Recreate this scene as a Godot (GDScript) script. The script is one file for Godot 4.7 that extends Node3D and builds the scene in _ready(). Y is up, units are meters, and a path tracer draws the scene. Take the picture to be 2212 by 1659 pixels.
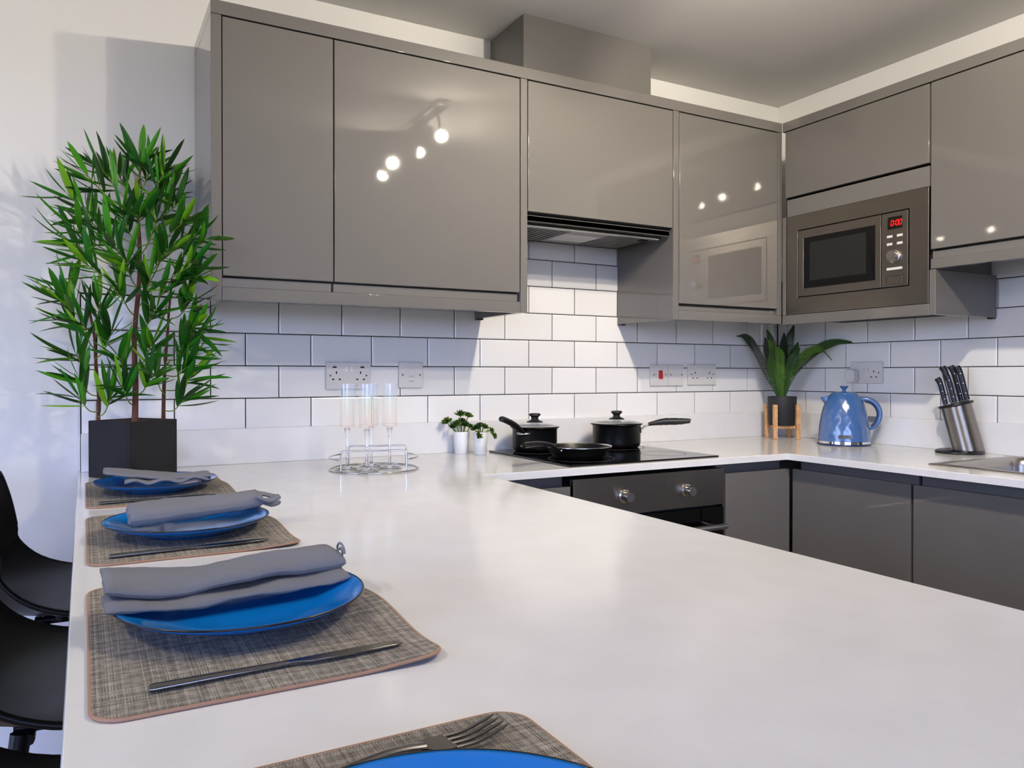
extends Node3D

# ---------------------------------------------------------------- mesh builder
class MB:
	var v := PackedVector3Array()
	var n := PackedVector3Array()
	var t := PackedVector2Array()
	var k := PackedColorArray()
	var i := PackedInt32Array()
	var col := Color(1, 1, 1)
	var x := Transform3D()

	func vert(p: Vector3, nn: Vector3, uv := Vector2.ZERO) -> int:
		v.append(x * p)
		n.append((x.basis * nn).normalized())
		t.append(uv)
		k.append(col)
		return v.size() - 1

	func tri(a: int, b: int, c: int) -> void:
		var g := (v[b] - v[a]).cross(v[c] - v[a])
		if g.dot(n[a] + n[b] + n[c]) > 0.0:
			i.append_array([a, c, b])
		else:
			i.append_array([a, b, c])

	func quad(a: int, b: int, c: int, d: int) -> void:
		tri(a, b, c)
		tri(a, c, d)

	func flat4(a: Vector3, b: Vector3, c: Vector3, d: Vector3, nn: Vector3) -> void:
		quad(vert(a, nn, Vector2(a.x, a.y)), vert(b, nn, Vector2(b.x, b.y)), vert(c, nn, Vector2(c.x, c.y)), vert(d, nn, Vector2(d.x, d.y)))

	# a box with rounded edges: centre, size, edge radius
	func box(c: Vector3, s: Vector3, r := 0.0012) -> MB:
		var h := s * 0.5
		r = minf(r, minf(h.x, minf(h.y, h.z)) * 0.9)
		var id := []
		for q in 8:
			var sg := Vector3(1 if q & 1 else -1, 1 if q & 2 else -1, 1 if q & 4 else -1)
			var three := []
			for a in 3:
				var p := Vector3.ZERO
				var nn := Vector3.ZERO
				for b in 3:
					p[b] = sg[b] * (h[b] if a == b else h[b] - r)
				nn[a] = sg[a]
				p += c
				var uv := Vector2(p.z, p.y) if a == 0 else (Vector2(p.x, p.z) if a == 1 else Vector2(p.x, p.y))
				three.append(vert(p, nn, uv))
			id.append(three)
		for a in 3:
			var b1 := 1 << ((a + 1) % 3)
			var b2 := 1 << ((a + 2) % 3)
			for s2 in [0, 1 << a]:
				quad(id[s2][a], id[s2 | b1][a], id[s2 | b1 | b2][a], id[s2 | b2][a])
			var a1 := (a + 1) % 3
			var a2 := (a + 2) % 3
			for s3 in [0, b1, b2, b1 | b2]:
				var p0: int = s3
				var p1: int = s3 | (1 << a)
				quad(id[p0][a1], id[p1][a1], id[p1][a2], id[p0][a2])
		for q in 8:
			tri(id[q][0], id[q][1], id[q][2])
		return self

	# corners given instead of centre and size
	func bx(a: Vector3, b: Vector3, r := 0.0012) -> MB:
		return box((a + b) * 0.5, (b - a).abs(), r)

	# revolve a profile of (radius, height); the outside lies to the right of its direction
	func lathe(p: Array, segs := 32, sharp := 38.0, a0 := 0.0, a1 := TAU) -> MB:
		var sn := []
		for j in p.size() - 1:
			var d: Vector2 = p[j + 1] - p[j]
			sn.append(Vector2(d.y, -d.x).normalized())
		for j in p.size() - 1:
			var na: Vector2 = sn[j]
			var nb: Vector2 = sn[j]
			if j > 0 and rad_to_deg(absf(sn[j].angle_to(sn[j - 1]))) < sharp:
				na = (sn[j] + sn[j - 1]).normalized()
			if j < p.size() - 2 and rad_to_deg(absf(sn[j].angle_to(sn[j + 1]))) < sharp:
				nb = (sn[j] + sn[j + 1]).normalized()
			var prev := [-1, -1]
			for s in segs + 1:
				var a := a0 + (a1 - a0) * s / segs
				var ca := cos(a)
				var sa := sin(a)
				var q := vert(Vector3(p[j].x * ca, p[j].y, p[j].x * sa), Vector3(na.x * ca, na.y, na.x * sa), Vector2(a * 0.05, p[j].y))
				var w := vert(Vector3(p[j + 1].x * ca, p[j + 1].y, p[j + 1].x * sa), Vector3(nb.x * ca, nb.y, nb.x * sa), Vector2(a * 0.05, p[j + 1].y))
				if s > 0:
					quad(prev[0], q, w, prev[1])
				prev = [q, w]
		return self

	# sweep an ellipse along points; r is a number or one radius per point; flat squeezes along the second axis
	func tube(pts: Array, r, segs := 8, flat := 1.0, upish := Vector3.UP, cap := true) -> MB:
		var rings := []
		var cnt := pts.size()
		for j in cnt:
			var d: Vector3 = (pts[mini(j + 1, cnt - 1)] - pts[maxi(j - 1, 0)]).normalized()
			var s := d.cross(upish)
			if s.length() < 0.05:
				s = d.cross(Vector3(0.3, 0.1, 0.9))
			s = s.normalized()
			var u := s.cross(d).normalized()
			var rr: float = r[j] if r is Array else r
			var ring := []
			for q in segs + 1:
				var a := TAU * q / segs
				var nn := s * cos(a) / 1.0 + u * sin(a) / flat
				ring.append(vert(pts[j] + s * cos(a) * rr + u * sin(a) * rr * flat, nn, Vector2(j * 0.02, float(q) / segs)))
			rings.append(ring)
			if j > 0:
				for q in segs:
					quad(rings[j - 1][q], rings[j - 1][q + 1], ring[q + 1], ring[q])
		if cap:
			for e in [0, cnt - 1]:
				var d2: Vector3 = (pts[0] - pts[1]).normalized() if e == 0 else (pts[cnt - 1] - pts[cnt - 2]).normalized()
				var inv := x.affine_inverse()
				var c := vert(pts[e], d2)
				var base := []
				for q in segs + 1:
					base.append(vert(inv * v[rings[e][q]], d2))
				for q in segs:
					tri(c, base[q], base[q + 1])
		return self

	# smooth sheet through rows of points; up says which side is out
	func sheet(rows: Array, up: Vector3, uvs := Vector2(1, 1)) -> MB:
		var id := []
		var m := rows.size()
		var w: int = rows[0].size()
		for a in m:
			var line := []
			for b in w:
				var du: Vector3 = rows[a][mini(b + 1, w - 1)] - rows[a][maxi(b - 1, 0)]
				var dv: Vector3 = rows[mini(a + 1, m - 1)][b] - rows[maxi(a - 1, 0)][b]
				var nn := du.cross(dv)
				if nn.length() < 1e-12:
					nn = up
				if nn.dot(up) < 0.0:
					nn = -nn
				line.append(vert(rows[a][b], nn.normalized(), Vector2(float(b) / (w - 1), float(a) / (m - 1)) * uvs))
			id.append(line)
		for a in m - 1:
			for b in w - 1:
				quad(id[a][b], id[a][b + 1], id[a + 1][b + 1], id[a + 1][b])
		return self

	# like sheet(), but its normals keep turning consistently (for curled shapes)
	func curl(rows: Array, flip := 1.0, uvs := Vector2(1, 1)) -> MB:
		var id := []
		var m := rows.size()
		var w: int = rows[0].size()
		for a in m:
			var line := []
			for b in w:
				var du: Vector3 = rows[a][mini(b + 1, w - 1)] - rows[a][maxi(b - 1, 0)]
				var dv: Vector3 = rows[mini(a + 1, m - 1)][b] - rows[maxi(a - 1, 0)][b]
				var nn := du.cross(dv) * flip
				if nn.length() < 1e-12:
					nn = Vector3.UP
				line.append(vert(rows[a][b], nn.normalized(), Vector2(float(b) / (w - 1), float(a) / (m - 1)) * uvs))
			id.append(line)
		for a in m - 1:
			for b in w - 1:
				quad(id[a][b], id[a][b + 1], id[a + 1][b + 1], id[a + 1][b])
		return self

	# extrude a polygon given in x and y from z0 to z1, its edges rounded by r
	func prism(poly: PackedVector2Array, z0: float, z1: float, r := 0.0) -> MB:
		if Geometry2D.is_polygon_clockwise(poly):
			poly = poly.duplicate()
			poly.reverse()
		var m := poly.size()
		var nr := []
		var inn := PackedVector2Array()
		for j in m:
			var e1 := (poly[j] - poly[(j + m - 1) % m]).normalized()
			var e2 := (poly[(j + 1) % m] - poly[j]).normalized()
			var n1 := Vector2(e1.y, -e1.x)
			var n2 := Vector2(e2.y, -e2.x)
			var b := (n1 + n2).normalized()
			nr.append([n1, n2, b])
			inn.append(poly[j] - b * r / maxf(0.35, b.dot(n1)))
		var ts := Geometry2D.triangulate_polygon(inn)
		for zz in [z0, z1]:
			var nn := Vector3(0, 0, -1 if zz == z0 else 1)
			var ids := []
			for p in inn:
				ids.append(vert(Vector3(p.x, p.y, zz), nn, p))
			for q in range(0, ts.size(), 3):
				tri(ids[ts[q]], ids[ts[q + 1]], ids[ts[q + 2]])
		var s := signf(z1 - z0)
		for j in m:
			var jn := (j + 1) % m
			var na: Vector2 = nr[j][1]
			var nb: Vector2 = nr[jn][0]
			if nr[j][0].dot(nr[j][1]) > 0.75:
				na = nr[j][2]
			if nr[jn][0].dot(nr[jn][1]) > 0.75:
				nb = nr[jn][2]
			var a3 := Vector3(na.x, na.y, 0)
			var b3 := Vector3(nb.x, nb.y, 0)
			var p := poly[j]
			var q := poly[jn]
			var o := [vert(Vector3(p.x, p.y, z0 + r * s), a3, p), vert(Vector3(q.x, q.y, z0 + r * s), b3, q), vert(Vector3(q.x, q.y, z1 - r * s), b3, q), vert(Vector3(p.x, p.y, z1 - r * s), a3, p)]
			quad(o[0], o[1], o[2], o[3])
			if r > 0.0:
				for zz in [z0, z1]:
					var zn := Vector3(0, 0, -s if zz == z0 else s)
					var w1 := vert(Vector3(inn[j].x, inn[j].y, zz), zn, p)
					var w2 := vert(Vector3(inn[jn].x, inn[jn].y, zz), zn, q)
					if zz == z0:
						quad(o[0], o[1], w2, w1)
					else:
						quad(o[3], o[2], w2, w1)
		return self

	func mesh() -> ArrayMesh:
		var a := []
		a.resize(Mesh.ARRAY_MAX)
		a[Mesh.ARRAY_VERTEX] = v
		a[Mesh.ARRAY_NORMAL] = n
		a[Mesh.ARRAY_TEX_UV] = t
		a[Mesh.ARRAY_COLOR] = k
		a[Mesh.ARRAY_INDEX] = i
		var m := ArrayMesh.new()
		m.add_surface_from_arrays(Mesh.PRIMITIVE_TRIANGLES, a)
		return m


# ---------------------------------------------------------------- naming helpers
var used := {}
var M := {}
var rng := RandomNumberGenerator.new()

func numbered(called: String, parent: Node) -> String:
	var key := str(parent.get_instance_id()) + called
	var c: int = used.get(key, 0)
	used[key] = c + 1
	return called if c == 0 else "%s_%03d" % [called, c]

func tag(o: Node, label: String, category := "", group := "", kind := "") -> Node:
	if label:
		o.set_meta("label", label)
	if category:
		o.set_meta("category", category)
	if group:
		o.set_meta("group", group)
	if kind:
		o.set_meta("kind", kind)
	return o

func thing(called: String, label: String, category: String, at := Vector3.ZERO, turn := 0.0, group := "") -> Node3D:
	var o := Node3D.new()
	o.name = numbered(called, self)
	add_child(o, true)
	o.position = at
	o.rotation.y = turn
	tag(o, label, category, group)
	return o

func part(called: String, mb, mat: Material, parent: Node = self, label := "") -> MeshInstance3D:
	var o := MeshInstance3D.new()
	o.name = numbered(called, parent)
	o.mesh = mb.mesh() if mb is MB else mb
	o.material_override = mat
	parent.add_child(o, true)
	if label:
		o.set_meta("label", label)
	return o

func structure(called: String, mb: MB, mat: Material, label: String) -> MeshInstance3D:
	var o := part(called, mb, mat, self, label)
	o.set_meta("kind", "structure")
	return o

func copy(src: Node3D, label: String, at: Vector3, turn := 0.0) -> Node3D:
	var r: Node3D = src.duplicate()
	r.name = numbered(String(src.name), self)
	add_child(r, true)
	r.position = at
	r.rotation.y = turn
	r.set_meta("label", label)
	return r

func V(a: float, b: float, c: float) -> Vector3:
	return Vector3(a, b, c)

# turn about y that brings a thing's own z axis towards the viewer's side of the room
func turned(at: Vector3) -> float:
	var d := at - EYE
	return atan2(-d.x, -d.z)

func arc(c: Vector2, r: float, a0: float, a1: float, steps: int) -> PackedVector2Array:
	var o := PackedVector2Array()
	for s in steps + 1:
		var a := deg_to_rad(a0 + (a1 - a0) * s / steps)
		o.append(c + Vector2(cos(a), sin(a)) * r)
	return o

func rrect(a: Vector2, b: Vector2, r: float, steps := 5) -> PackedVector2Array:
	var o := PackedVector2Array()
	o.append_array(arc(Vector2(b.x - r, b.y - r), r, 0, 90, steps))
	o.append_array(arc(Vector2(a.x + r, b.y - r), r, 90, 180, steps))
	o.append_array(arc(Vector2(a.x + r, a.y + r), r, 180, 270, steps))
	o.append_array(arc(Vector2(b.x - r, a.y + r), r, 270, 360, steps))
	return o

func smooth(pts: Array, steps := 6) -> Array:
	var o := []
	for j in pts.size() - 1:
		var p0: Vector3 = pts[maxi(j - 1, 0)]
		var p3: Vector3 = pts[mini(j + 2, pts.size() - 1)]
		for s in steps:
			o.append(pts[j].cubic_interpolate(pts[j + 1], p0, p3, float(s) / steps))
	o.append(pts[-1])
	return o

# ---------------------------------------------------------------- materials
func mat(called: String, c: Color, rough: float, metal := 0.0, spec := 0.5) -> StandardMaterial3D:
	var m := StandardMaterial3D.new()
	m.resource_name = called
	m.albedo_color = c
	m.roughness = rough
	m.metallic = metal
	m.metallic_specular = spec
	M[called] = m
	return m

func noise_tex(freq: float, size: int, lo: Color, hi: Color, as_normal := false, bump := 2.0, octaves := 3) -> NoiseTexture2D:
	var f := FastNoiseLite.new()
	f.seed = 7
	f.frequency = freq
	f.fractal_octaves = octaves
	var tx := NoiseTexture2D.new()
	tx.width = size
	tx.height = size
	tx.seamless = true
	tx.noise = f
	if as_normal:
		tx.as_normal_map = true
		tx.bump_strength = bump
	else:
		var g := Gradient.new()
		g.set_color(0, lo)
		g.set_color(1, hi)
		tx.color_ramp = g
	return tx

func weave_tex() -> Array:
	var s := 512
	var im := Image.create(s, s, false, Image.FORMAT_RGB8)
	var hm := Image.create(s, s, false, Image.FORMAT_RGB8)
	var per := 4
	var cnt := s / per
	var warp := []
	var weft := []
	var slub := FastNoiseLite.new()
	slub.seed = 3
	slub.frequency = 0.02
	for q in cnt:
		warp.append(rng.randf())
		weft.append(rng.randf())
	for y in s:
		var fy: int = y / per
		for xx in s:
			var fx: int = xx / per
			var over := (fx + fy) % 2 == 0
			var tone: float
			if over:
				tone = warp[fx] * 0.75 + 0.25 * (0.5 + 0.5 * slub.get_noise_2d(xx * 8.0, y * 0.5))
			else:
				tone = weft[fy] * 0.75 + 0.25 * (0.5 + 0.5 * slub.get_noise_2d(xx * 0.5, y * 8.0))
			tone = clampf(tone + 0.25 * slub.get_noise_2d(xx * 1.3, y * 1.3), 0, 1)
			var c := Color(0.31, 0.29, 0.265).lerp(Color(0.70, 0.67, 0.62), tone)
			im.set_pixel(xx, y, c)
			var ex := absf((xx % per) / float(per - 1) - 0.5) * 2.0
			var ey := absf((y % per) / float(per - 1) - 0.5) * 2.0
			var hh := 1.0 - 0.6 * (ex if over else ey) - (0.0 if over else 0.1)
			hm.set_pixel(xx, y, Color(hh, hh, hh))
	return [ImageTexture.create_from_image(im), ImageTexture.create_from_image(hm)]

func brushed_tex() -> ImageTexture:
	var im := Image.create(256, 512, false, Image.FORMAT_RGB8)
	var f := FastNoiseLite.new()
	f.seed = 11
	f.frequency = 0.35
	for y in 512:
		for xx in 256:
			var q := 0.5 + 0.5 * f.get_noise_2d(xx * 0.012, y * 1.1)
			q = 0.86 + 0.14 * q
			im.set_pixel(xx, y, Color(q, q, q))
	return ImageTexture.create_from_image(im)

func wood_tex(a: Color, b: Color) -> ImageTexture:
	var im := Image.create(128, 512, false, Image.FORMAT_RGB8)
	var f := FastNoiseLite.new()
	f.seed = 5
	f.frequency = 0.03
	for y in 512:
		for xx in 128:
			var w := f.get_noise_2d(xx * 1.2, y * 0.12)
			var q := 0.5 + 0.5 * sin((xx * 0.22 + w * 9.0))
			im.set_pixel(xx, y, a.lerp(b, clampf(q * 0.7 + 0.3 * f.get_noise_2d(xx * 6.0, y * 0.6), 0, 1)))
	return ImageTexture.create_from_image(im)

func materials() -> void:
	var m: StandardMaterial3D
	m = mat("wall_paint", Color(0.86, 0.855, 0.84), 0.85, 0, 0.3)
	m.normal_enabled = true
	m.normal_texture = noise_tex(0.08, 256, Color.BLACK, Color.WHITE, true, 1.0)
	m.normal_scale = 0.15
	m.uv1_triplanar = true
	m.uv1_world_triplanar = true
	m.uv1_scale = Vector3.ONE * 2.0
	mat("ceiling_paint", Color(0.84, 0.83, 0.81), 0.92, 0, 0.2)
	mat("grout", Color(0.16, 0.155, 0.15), 0.95, 0, 0.2)
	for q in 3:
		m = mat("tile_%d" % q, [Color(0.86, 0.855, 0.845), Color(0.875, 0.87, 0.86), Color(0.85, 0.845, 0.835)][q], 0.17)
		m.normal_enabled = true
		m.normal_texture = M["wall_paint"].normal_texture if q == 0 else M["tile_0"].normal_texture
		m.normal_scale = 0.05
		m.uv1_triplanar = true
		m.uv1_world_triplanar = true
		m.uv1_scale = Vector3.ONE * 5.0
	m = mat("gloss_grey", Color(0.375, 0.362, 0.345), 0.58, 0, 0.5)
	m.clearcoat_enabled = true
	m.clearcoat = 1.0
	m.clearcoat_roughness = 0.03
	mat("matt_grey", Color(0.40, 0.39, 0.375), 0.4, 0, 0.5)
	mat("carcass_dark", Color(0.10, 0.10, 0.10), 0.8)
	m = mat("quartz", Color.WHITE, 0.14, 0, 0.5)
	m.albedo_texture = noise_tex(0.012, 512, Color(0.835, 0.83, 0.82), Color(0.86, 0.855, 0.848), false, 0, 5)
	m.uv1_triplanar = true
	m.uv1_world_triplanar = true
	m.uv1_scale = Vector3.ONE * 1.3
	var br := brushed_tex()
	m = mat("steel", Color(0.60, 0.57, 0.53), 0.30, 1.0)
	m.albedo_texture = br
	m.uv1_scale = V(4, 6, 1)
	m.anisotropy_enabled = true
	m.anisotropy = -0.75
	m = mat("steel_sink", Color(0.70, 0.68, 0.65), 0.32, 1.0)
	mat("chrome", Color(0.80, 0.79, 0.77), 0.08, 1.0)
	mat("satin_metal", Color(0.78, 0.77, 0.75), 0.22, 1.0)
	mat("cutlery", Color(0.55, 0.54, 0.53), 0.16, 1.0)
	mat("black_glass", Color(0.012, 0.012, 0.013), 0.04, 0, 0.5)
	mat("dark_glass", Color(0.05, 0.05, 0.05), 0.10, 0, 0.4)
	mat("mid_glass", Color(0.13, 0.135, 0.13), 0.25, 0, 0.4)
	mat("black_plastic", Color(0.035, 0.034, 0.034), 0.35)
	mat("black_soft", Color(0.055, 0.050, 0.047), 0.5)
	mat("rib_black", Color(0.07, 0.068, 0.066), 0.6)
	m = mat("pan_coat", Color(0.10, 0.10, 0.105), 0.36, 0.75)
	mat("pan_inside", Color(0.055, 0.05, 0.048), 0.38, 0.3)
	m = mat("lid_glass", Color(0.9, 0.92, 0.92, 0.14), 0.03)
	m.transparency = BaseMaterial3D.TRANSPARENCY_ALPHA
	m = mat("flute_glass", Color(1, 1, 1, 0.16), 0.02)
	m.transparency = BaseMaterial3D.TRANSPARENCY_ALPHA
	m.vertex_color_use_as_albedo = true
	m = mat("stem_glass", Color(1, 1, 1, 0.05), 0.02)
	m.refraction_enabled = true
	m.refraction_scale = 0.05
	m = mat("pane_glass", Color(0.95, 0.98, 1.0, 0.04), 0.0)
	m.transparency = BaseMaterial3D.TRANSPARENCY_ALPHA
	mat("white_plastic", Color(0.80, 0.79, 0.775), 0.3)
	mat("white_ceramic", Color(0.86, 0.86, 0.85), 0.3)
	mat("socket_hole", Color(0.02, 0.02, 0.02), 0.8)
	mat("print_grey", Color(0.30, 0.30, 0.30), 0.6)
	mat("red_plastic", Color(0.70, 0.02, 0.03), 0.3)
	m = mat("glaze_blue", Color(0.03, 0.42, 0.73), 0.12, 0, 0.5)
	m = mat("glaze_rim", Color(0.10, 0.05, 0.035), 0.2)
	var w := weave_tex()
	m = mat("woven_mat", Color.WHITE, 0.85, 0, 0.25)
	m.albedo_texture = w[0]
	m.heightmap_enabled = true
	m.heightmap_texture = w[1]
	m.heightmap_scale = 0.06
	m.uv1_scale = V(6.5, 6.5, 1)
	mat("mat_edge", Color(0.62, 0.47, 0.37), 0.6)
	m = mat("napkin_cloth", Color(0.48, 0.48, 0.50), 0.9, 0, 0.2)
	m.rim_enabled = true
	m.rim = 0.4
	m.heightmap_enabled = true
	m.heightmap_texture = w[1]
	m.heightmap_scale = 0.03
	m.uv1_scale = V(4, 4, 1)
	m = mat("planter_fibre", Color(0.155, 0.155, 0.16), 0.75, 0, 0.3)
	m.albedo_texture = noise_tex(0.03, 256, Color(0.88, 0.88, 0.88), Color.WHITE)
	mat("pot_charcoal", Color(0.15, 0.15, 0.155), 0.6, 0, 0.4)
	mat("soil", Color(0.16, 0.085, 0.05), 0.95)
	mat("trunk_brown", Color(0.36, 0.20, 0.13), 0.8)
	mat("twig_green", Color(0.42, 0.50, 0.10), 0.6)
	var greens := [Color(0.07, 0.31, 0.05), Color(0.11, 0.42, 0.06), Color(0.22, 0.52, 0.06), Color(0.42, 0.64, 0.08), Color(0.045, 0.22, 0.06)]
	for q in 5:
		m = mat("leaf_%d" % q, greens[q], 0.42, 0, 0.4)
		m.backlight_enabled = true
		m.backlight = Color(0.25, 0.3, 0.1)
	var ferns := [Color(0.05, 0.13, 0.045), Color(0.12, 0.25, 0.04), Color(0.24, 0.38, 0.06)]
	for q in 3:
		m = mat("fern_%d" % q, ferns[q], 0.5, 0, 0.4)
		m.backlight_enabled = true
		m.backlight = Color(0.25, 0.3, 0.1)
	var succ := [Color(0.13, 0.28, 0.05), Color(0.27, 0.38, 0.06), Color(0.07, 0.20, 0.05)]
	for q in 3:
		mat("succulent_%d" % q, succ[q], 0.4, 0, 0.45)
	mat("leaf_blush", Color(0.42, 0.22, 0.06), 0.5)
	m = mat("pale_wood", Color.WHITE, 0.55, 0, 0.4)
	m.albedo_texture = wood_tex(Color(0.74, 0.55, 0.36), Color(0.86, 0.69, 0.49))
	m.uv1_scale = V(8, 8, 1)
	m = mat("floor_wood", Color.WHITE, 0.4, 0, 0.4)
	m.albedo_texture = wood_tex(Color(0.60, 0.51, 0.42), Color(0.68, 0.59, 0.49))
	m.uv1_triplanar = true
	m.uv1_world_triplanar = true
	m.uv1_scale = V(2.5, 2.5, 0.8)
	m = mat("kettle_blue", Color(0.23, 0.37, 0.57), 0.22, 0.0, 0.6)
	m.clearcoat_enabled = true
	m.clearcoat = 0.5
	m.clearcoat_roughness = 0.08
	mat("kettle_dark", Color(0.09, 0.16, 0.32), 0.35)
	m = mat("lamp_face", Color(1, 0.97, 0.92), 0.4)
	m.emission_enabled = true
	m.emission = Color(1.0, 0.93, 0.82)
	m.emission_energy_multiplier = 22.0
	m = mat("display_digits", Color(0.5, 0.0, 0.0), 0.4)
	m.emission_enabled = true
	m.emission = Color(1.0, 0.02, 0.03)
	m.emission_energy_multiplier = 2.6
	mat("display_glass", Color(0.03, 0.012, 0.012), 0.12)
	mat("stool_black", Color(0.035, 0.032, 0.032), 0.38, 0, 0.4)
	mat("stool_metal", Color(0.03, 0.03, 0.03), 0.35, 0.3)

# ---------------------------------------------------------------- measures (metres)
const EYE := Vector3(-0.3366, 1.1849, 2.5017)
const XR := 2.4129      # face of the right-hand tiles
const TOP := 0.91       # worktop
const CEIL := 2.392
const WALL := -0.010    # painted face of the back wall; tile faces lie at 0
const WC_TOP := 2.168
const DZ := 0.335       # front plane of the wall cabinets

func _ready() -> void:
	rng.seed = 20240
	# --- camera
	var cam := Camera3D.new()
	cam.name = "camera"
	cam.projection = Camera3D.PROJECTION_FRUSTUM
	cam.near = 0.05
	cam.far = 50.0
	var f := 1679.4257
	cam.size = 1659.0 / f * cam.near
	cam.frustum_offset = Vector2(0.0, -(829.5 - 819.61) / f * cam.near)
	cam.position = EYE
	cam.rotation = V(-0.0069, -0.5035, 0)
	add_child(cam)
	cam.current = true
	# --- sky and exposure
	var env := Environment.new()
	env.background_mode = Environment.BG_SKY
	var sky := Sky.new()
	var sm := ProceduralSkyMaterial.new()
	sm.sky_top_color = Color(0.48, 0.60, 0.90)
	sm.sky_horizon_color = Color(0.73, 0.78, 0.93)
	sm.ground_bottom_color = Color(0.20, 0.22, 0.26)
	sm.ground_horizon_color = Color(0.60, 0.63, 0.69)
	sky.sky_material = sm
	env.sky = sky
	env.background_energy_multiplier = SKY
	env.tonemap_mode = Environment.TONE_MAPPER_LINEAR
	env.tonemap_exposure = EXPOSURE
	env.sdfgi_enabled = true
	env.ssao_enabled = true
	env.ssil_enabled = true
	var we := WorldEnvironment.new()
	we.name = "world_environment"
	we.environment = env
	add_child(we)
	materials()
	lamps()
	room()
	tiles()
	worktop()
	wall_cabinets()
	extractor()
	microwave()
	base_cabinets()
	oven()
	hob()
	sink()
	sockets()
	stools()
	place_settings()
	bamboo()
	flutes()
	succulents()
	pans()
	fern()
	kettle()
	knife_block()

const SKY := 13.5
const EXPOSURE := 1.14
const LAMP := 0.86

# ---------------------------------------------------------------- lamps
func spot_bar(label: String, at: Vector3, length: float, heads: Array) -> void:
	# heads: [offset along the bar, position, aim, energy]
	var t := thing("spotlight_bar", label, "ceiling light", at)
	part("bar", MB.new().bx(V(-0.03, -0.022, -length * 0.5), V(0.03, 0, length * 0.5), 0.004), M.satin_metal, t)
	for h in heads:
		var p: Vector3 = h[0] - at
		var d: Vector3 = (h[1] - h[0]).normalized()
		var arm := MB.new()
		arm.tube([V(0, -0.02, p.z), V(p.x * 0.5, -0.06, p.z), p - d * 0.05], 0.006, 8)
		part("arm", arm, M.satin_metal, t)
		var b := Basis()
		b.y = d
		b.x = d.cross(V(0.1, 0.2, 0.97)).normalized()
		b.z = b.x.cross(b.y).normalized()
		var hb := MB.new()
		hb.x = Transform3D(b, p)
		hb.lathe([Vector2(0.0, -0.085), Vector2(0.018, -0.083), Vector2(0.022, -0.06), Vector2(0.034, -0.008), Vector2(0.034, 0.0), Vector2(0.030, 0.0), Vector2(0.029, -0.006), Vector2(0.0, -0.008)], 28)
		var head := part("lamp_head", hb, M.satin_metal, t)
		var fb := MB.new()
		fb.x = Transform3D(b, p)
		fb.lathe([Vector2(0.0, -0.0045), Vector2(0.0285, -0.0045), Vector2(0.0285, -0.003), Vector2(0.0, -0.002)], 28)
		part("lamp_face", fb, M.lamp_face, head)
		var l := SpotLight3D.new()
		l.name = numbered("lamp_light", t)
		t.add_child(l, true)
		l.position = p + d * 0.004
		var side := d.cross(V(0, 0, 1)) if absf(d.z) < 0.9 else d.cross(V(1, 0, 0))
		l.basis = Basis.looking_at(d, side.cross(d).normalized())
		l.light_color = Color(1.0, 0.955, 0.885)
		l.light_energy = h[2]
		l.spot_range = 12.0
		l.spot_attenuation = 2.0
		l.spot_angle = h[3]
		l.spot_angle_attenuation = 0.7
		l.light_size = 0.02
		l.shadow_enabled = true

func lamps() -> void:
	spot_bar("four-spot metal ceiling light above the kitchen floor between worktop and peninsula", V(1.06, CEIL, 1.77), 0.9, [
		[V(1.085, 2.262, 1.41), V(0.60, 1.75, 0.0), LAMP * 0.85, 88.0],
		[V(1.085, 2.255, 1.68), V(2.40, 2.0, 0.9), LAMP * 1.9, 88.0],
		[V(1.040, 2.255, 1.92), V(-0.10, 1.45, 0.2), LAMP * 1.0, 88.0],
		[V(1.070, 2.250, 2.15), V(0.15, 0.90, 1.9), LAMP * 0.45, 88.0]])
	spot_bar("second metal spotlight bar on the ceiling over the stools' side of the room", V(-1.40, CEIL, 1.70), 0.6, [
		[V(-1.40, 2.255, 1.50), V(-0.10, 1.10, 0.0), LAMP * 0.75, 88.0],
		[V(-1.42, 2.255, 1.90), V(-1.0, 0.0, 1.0), LAMP * 0.4, 88.0]])

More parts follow.
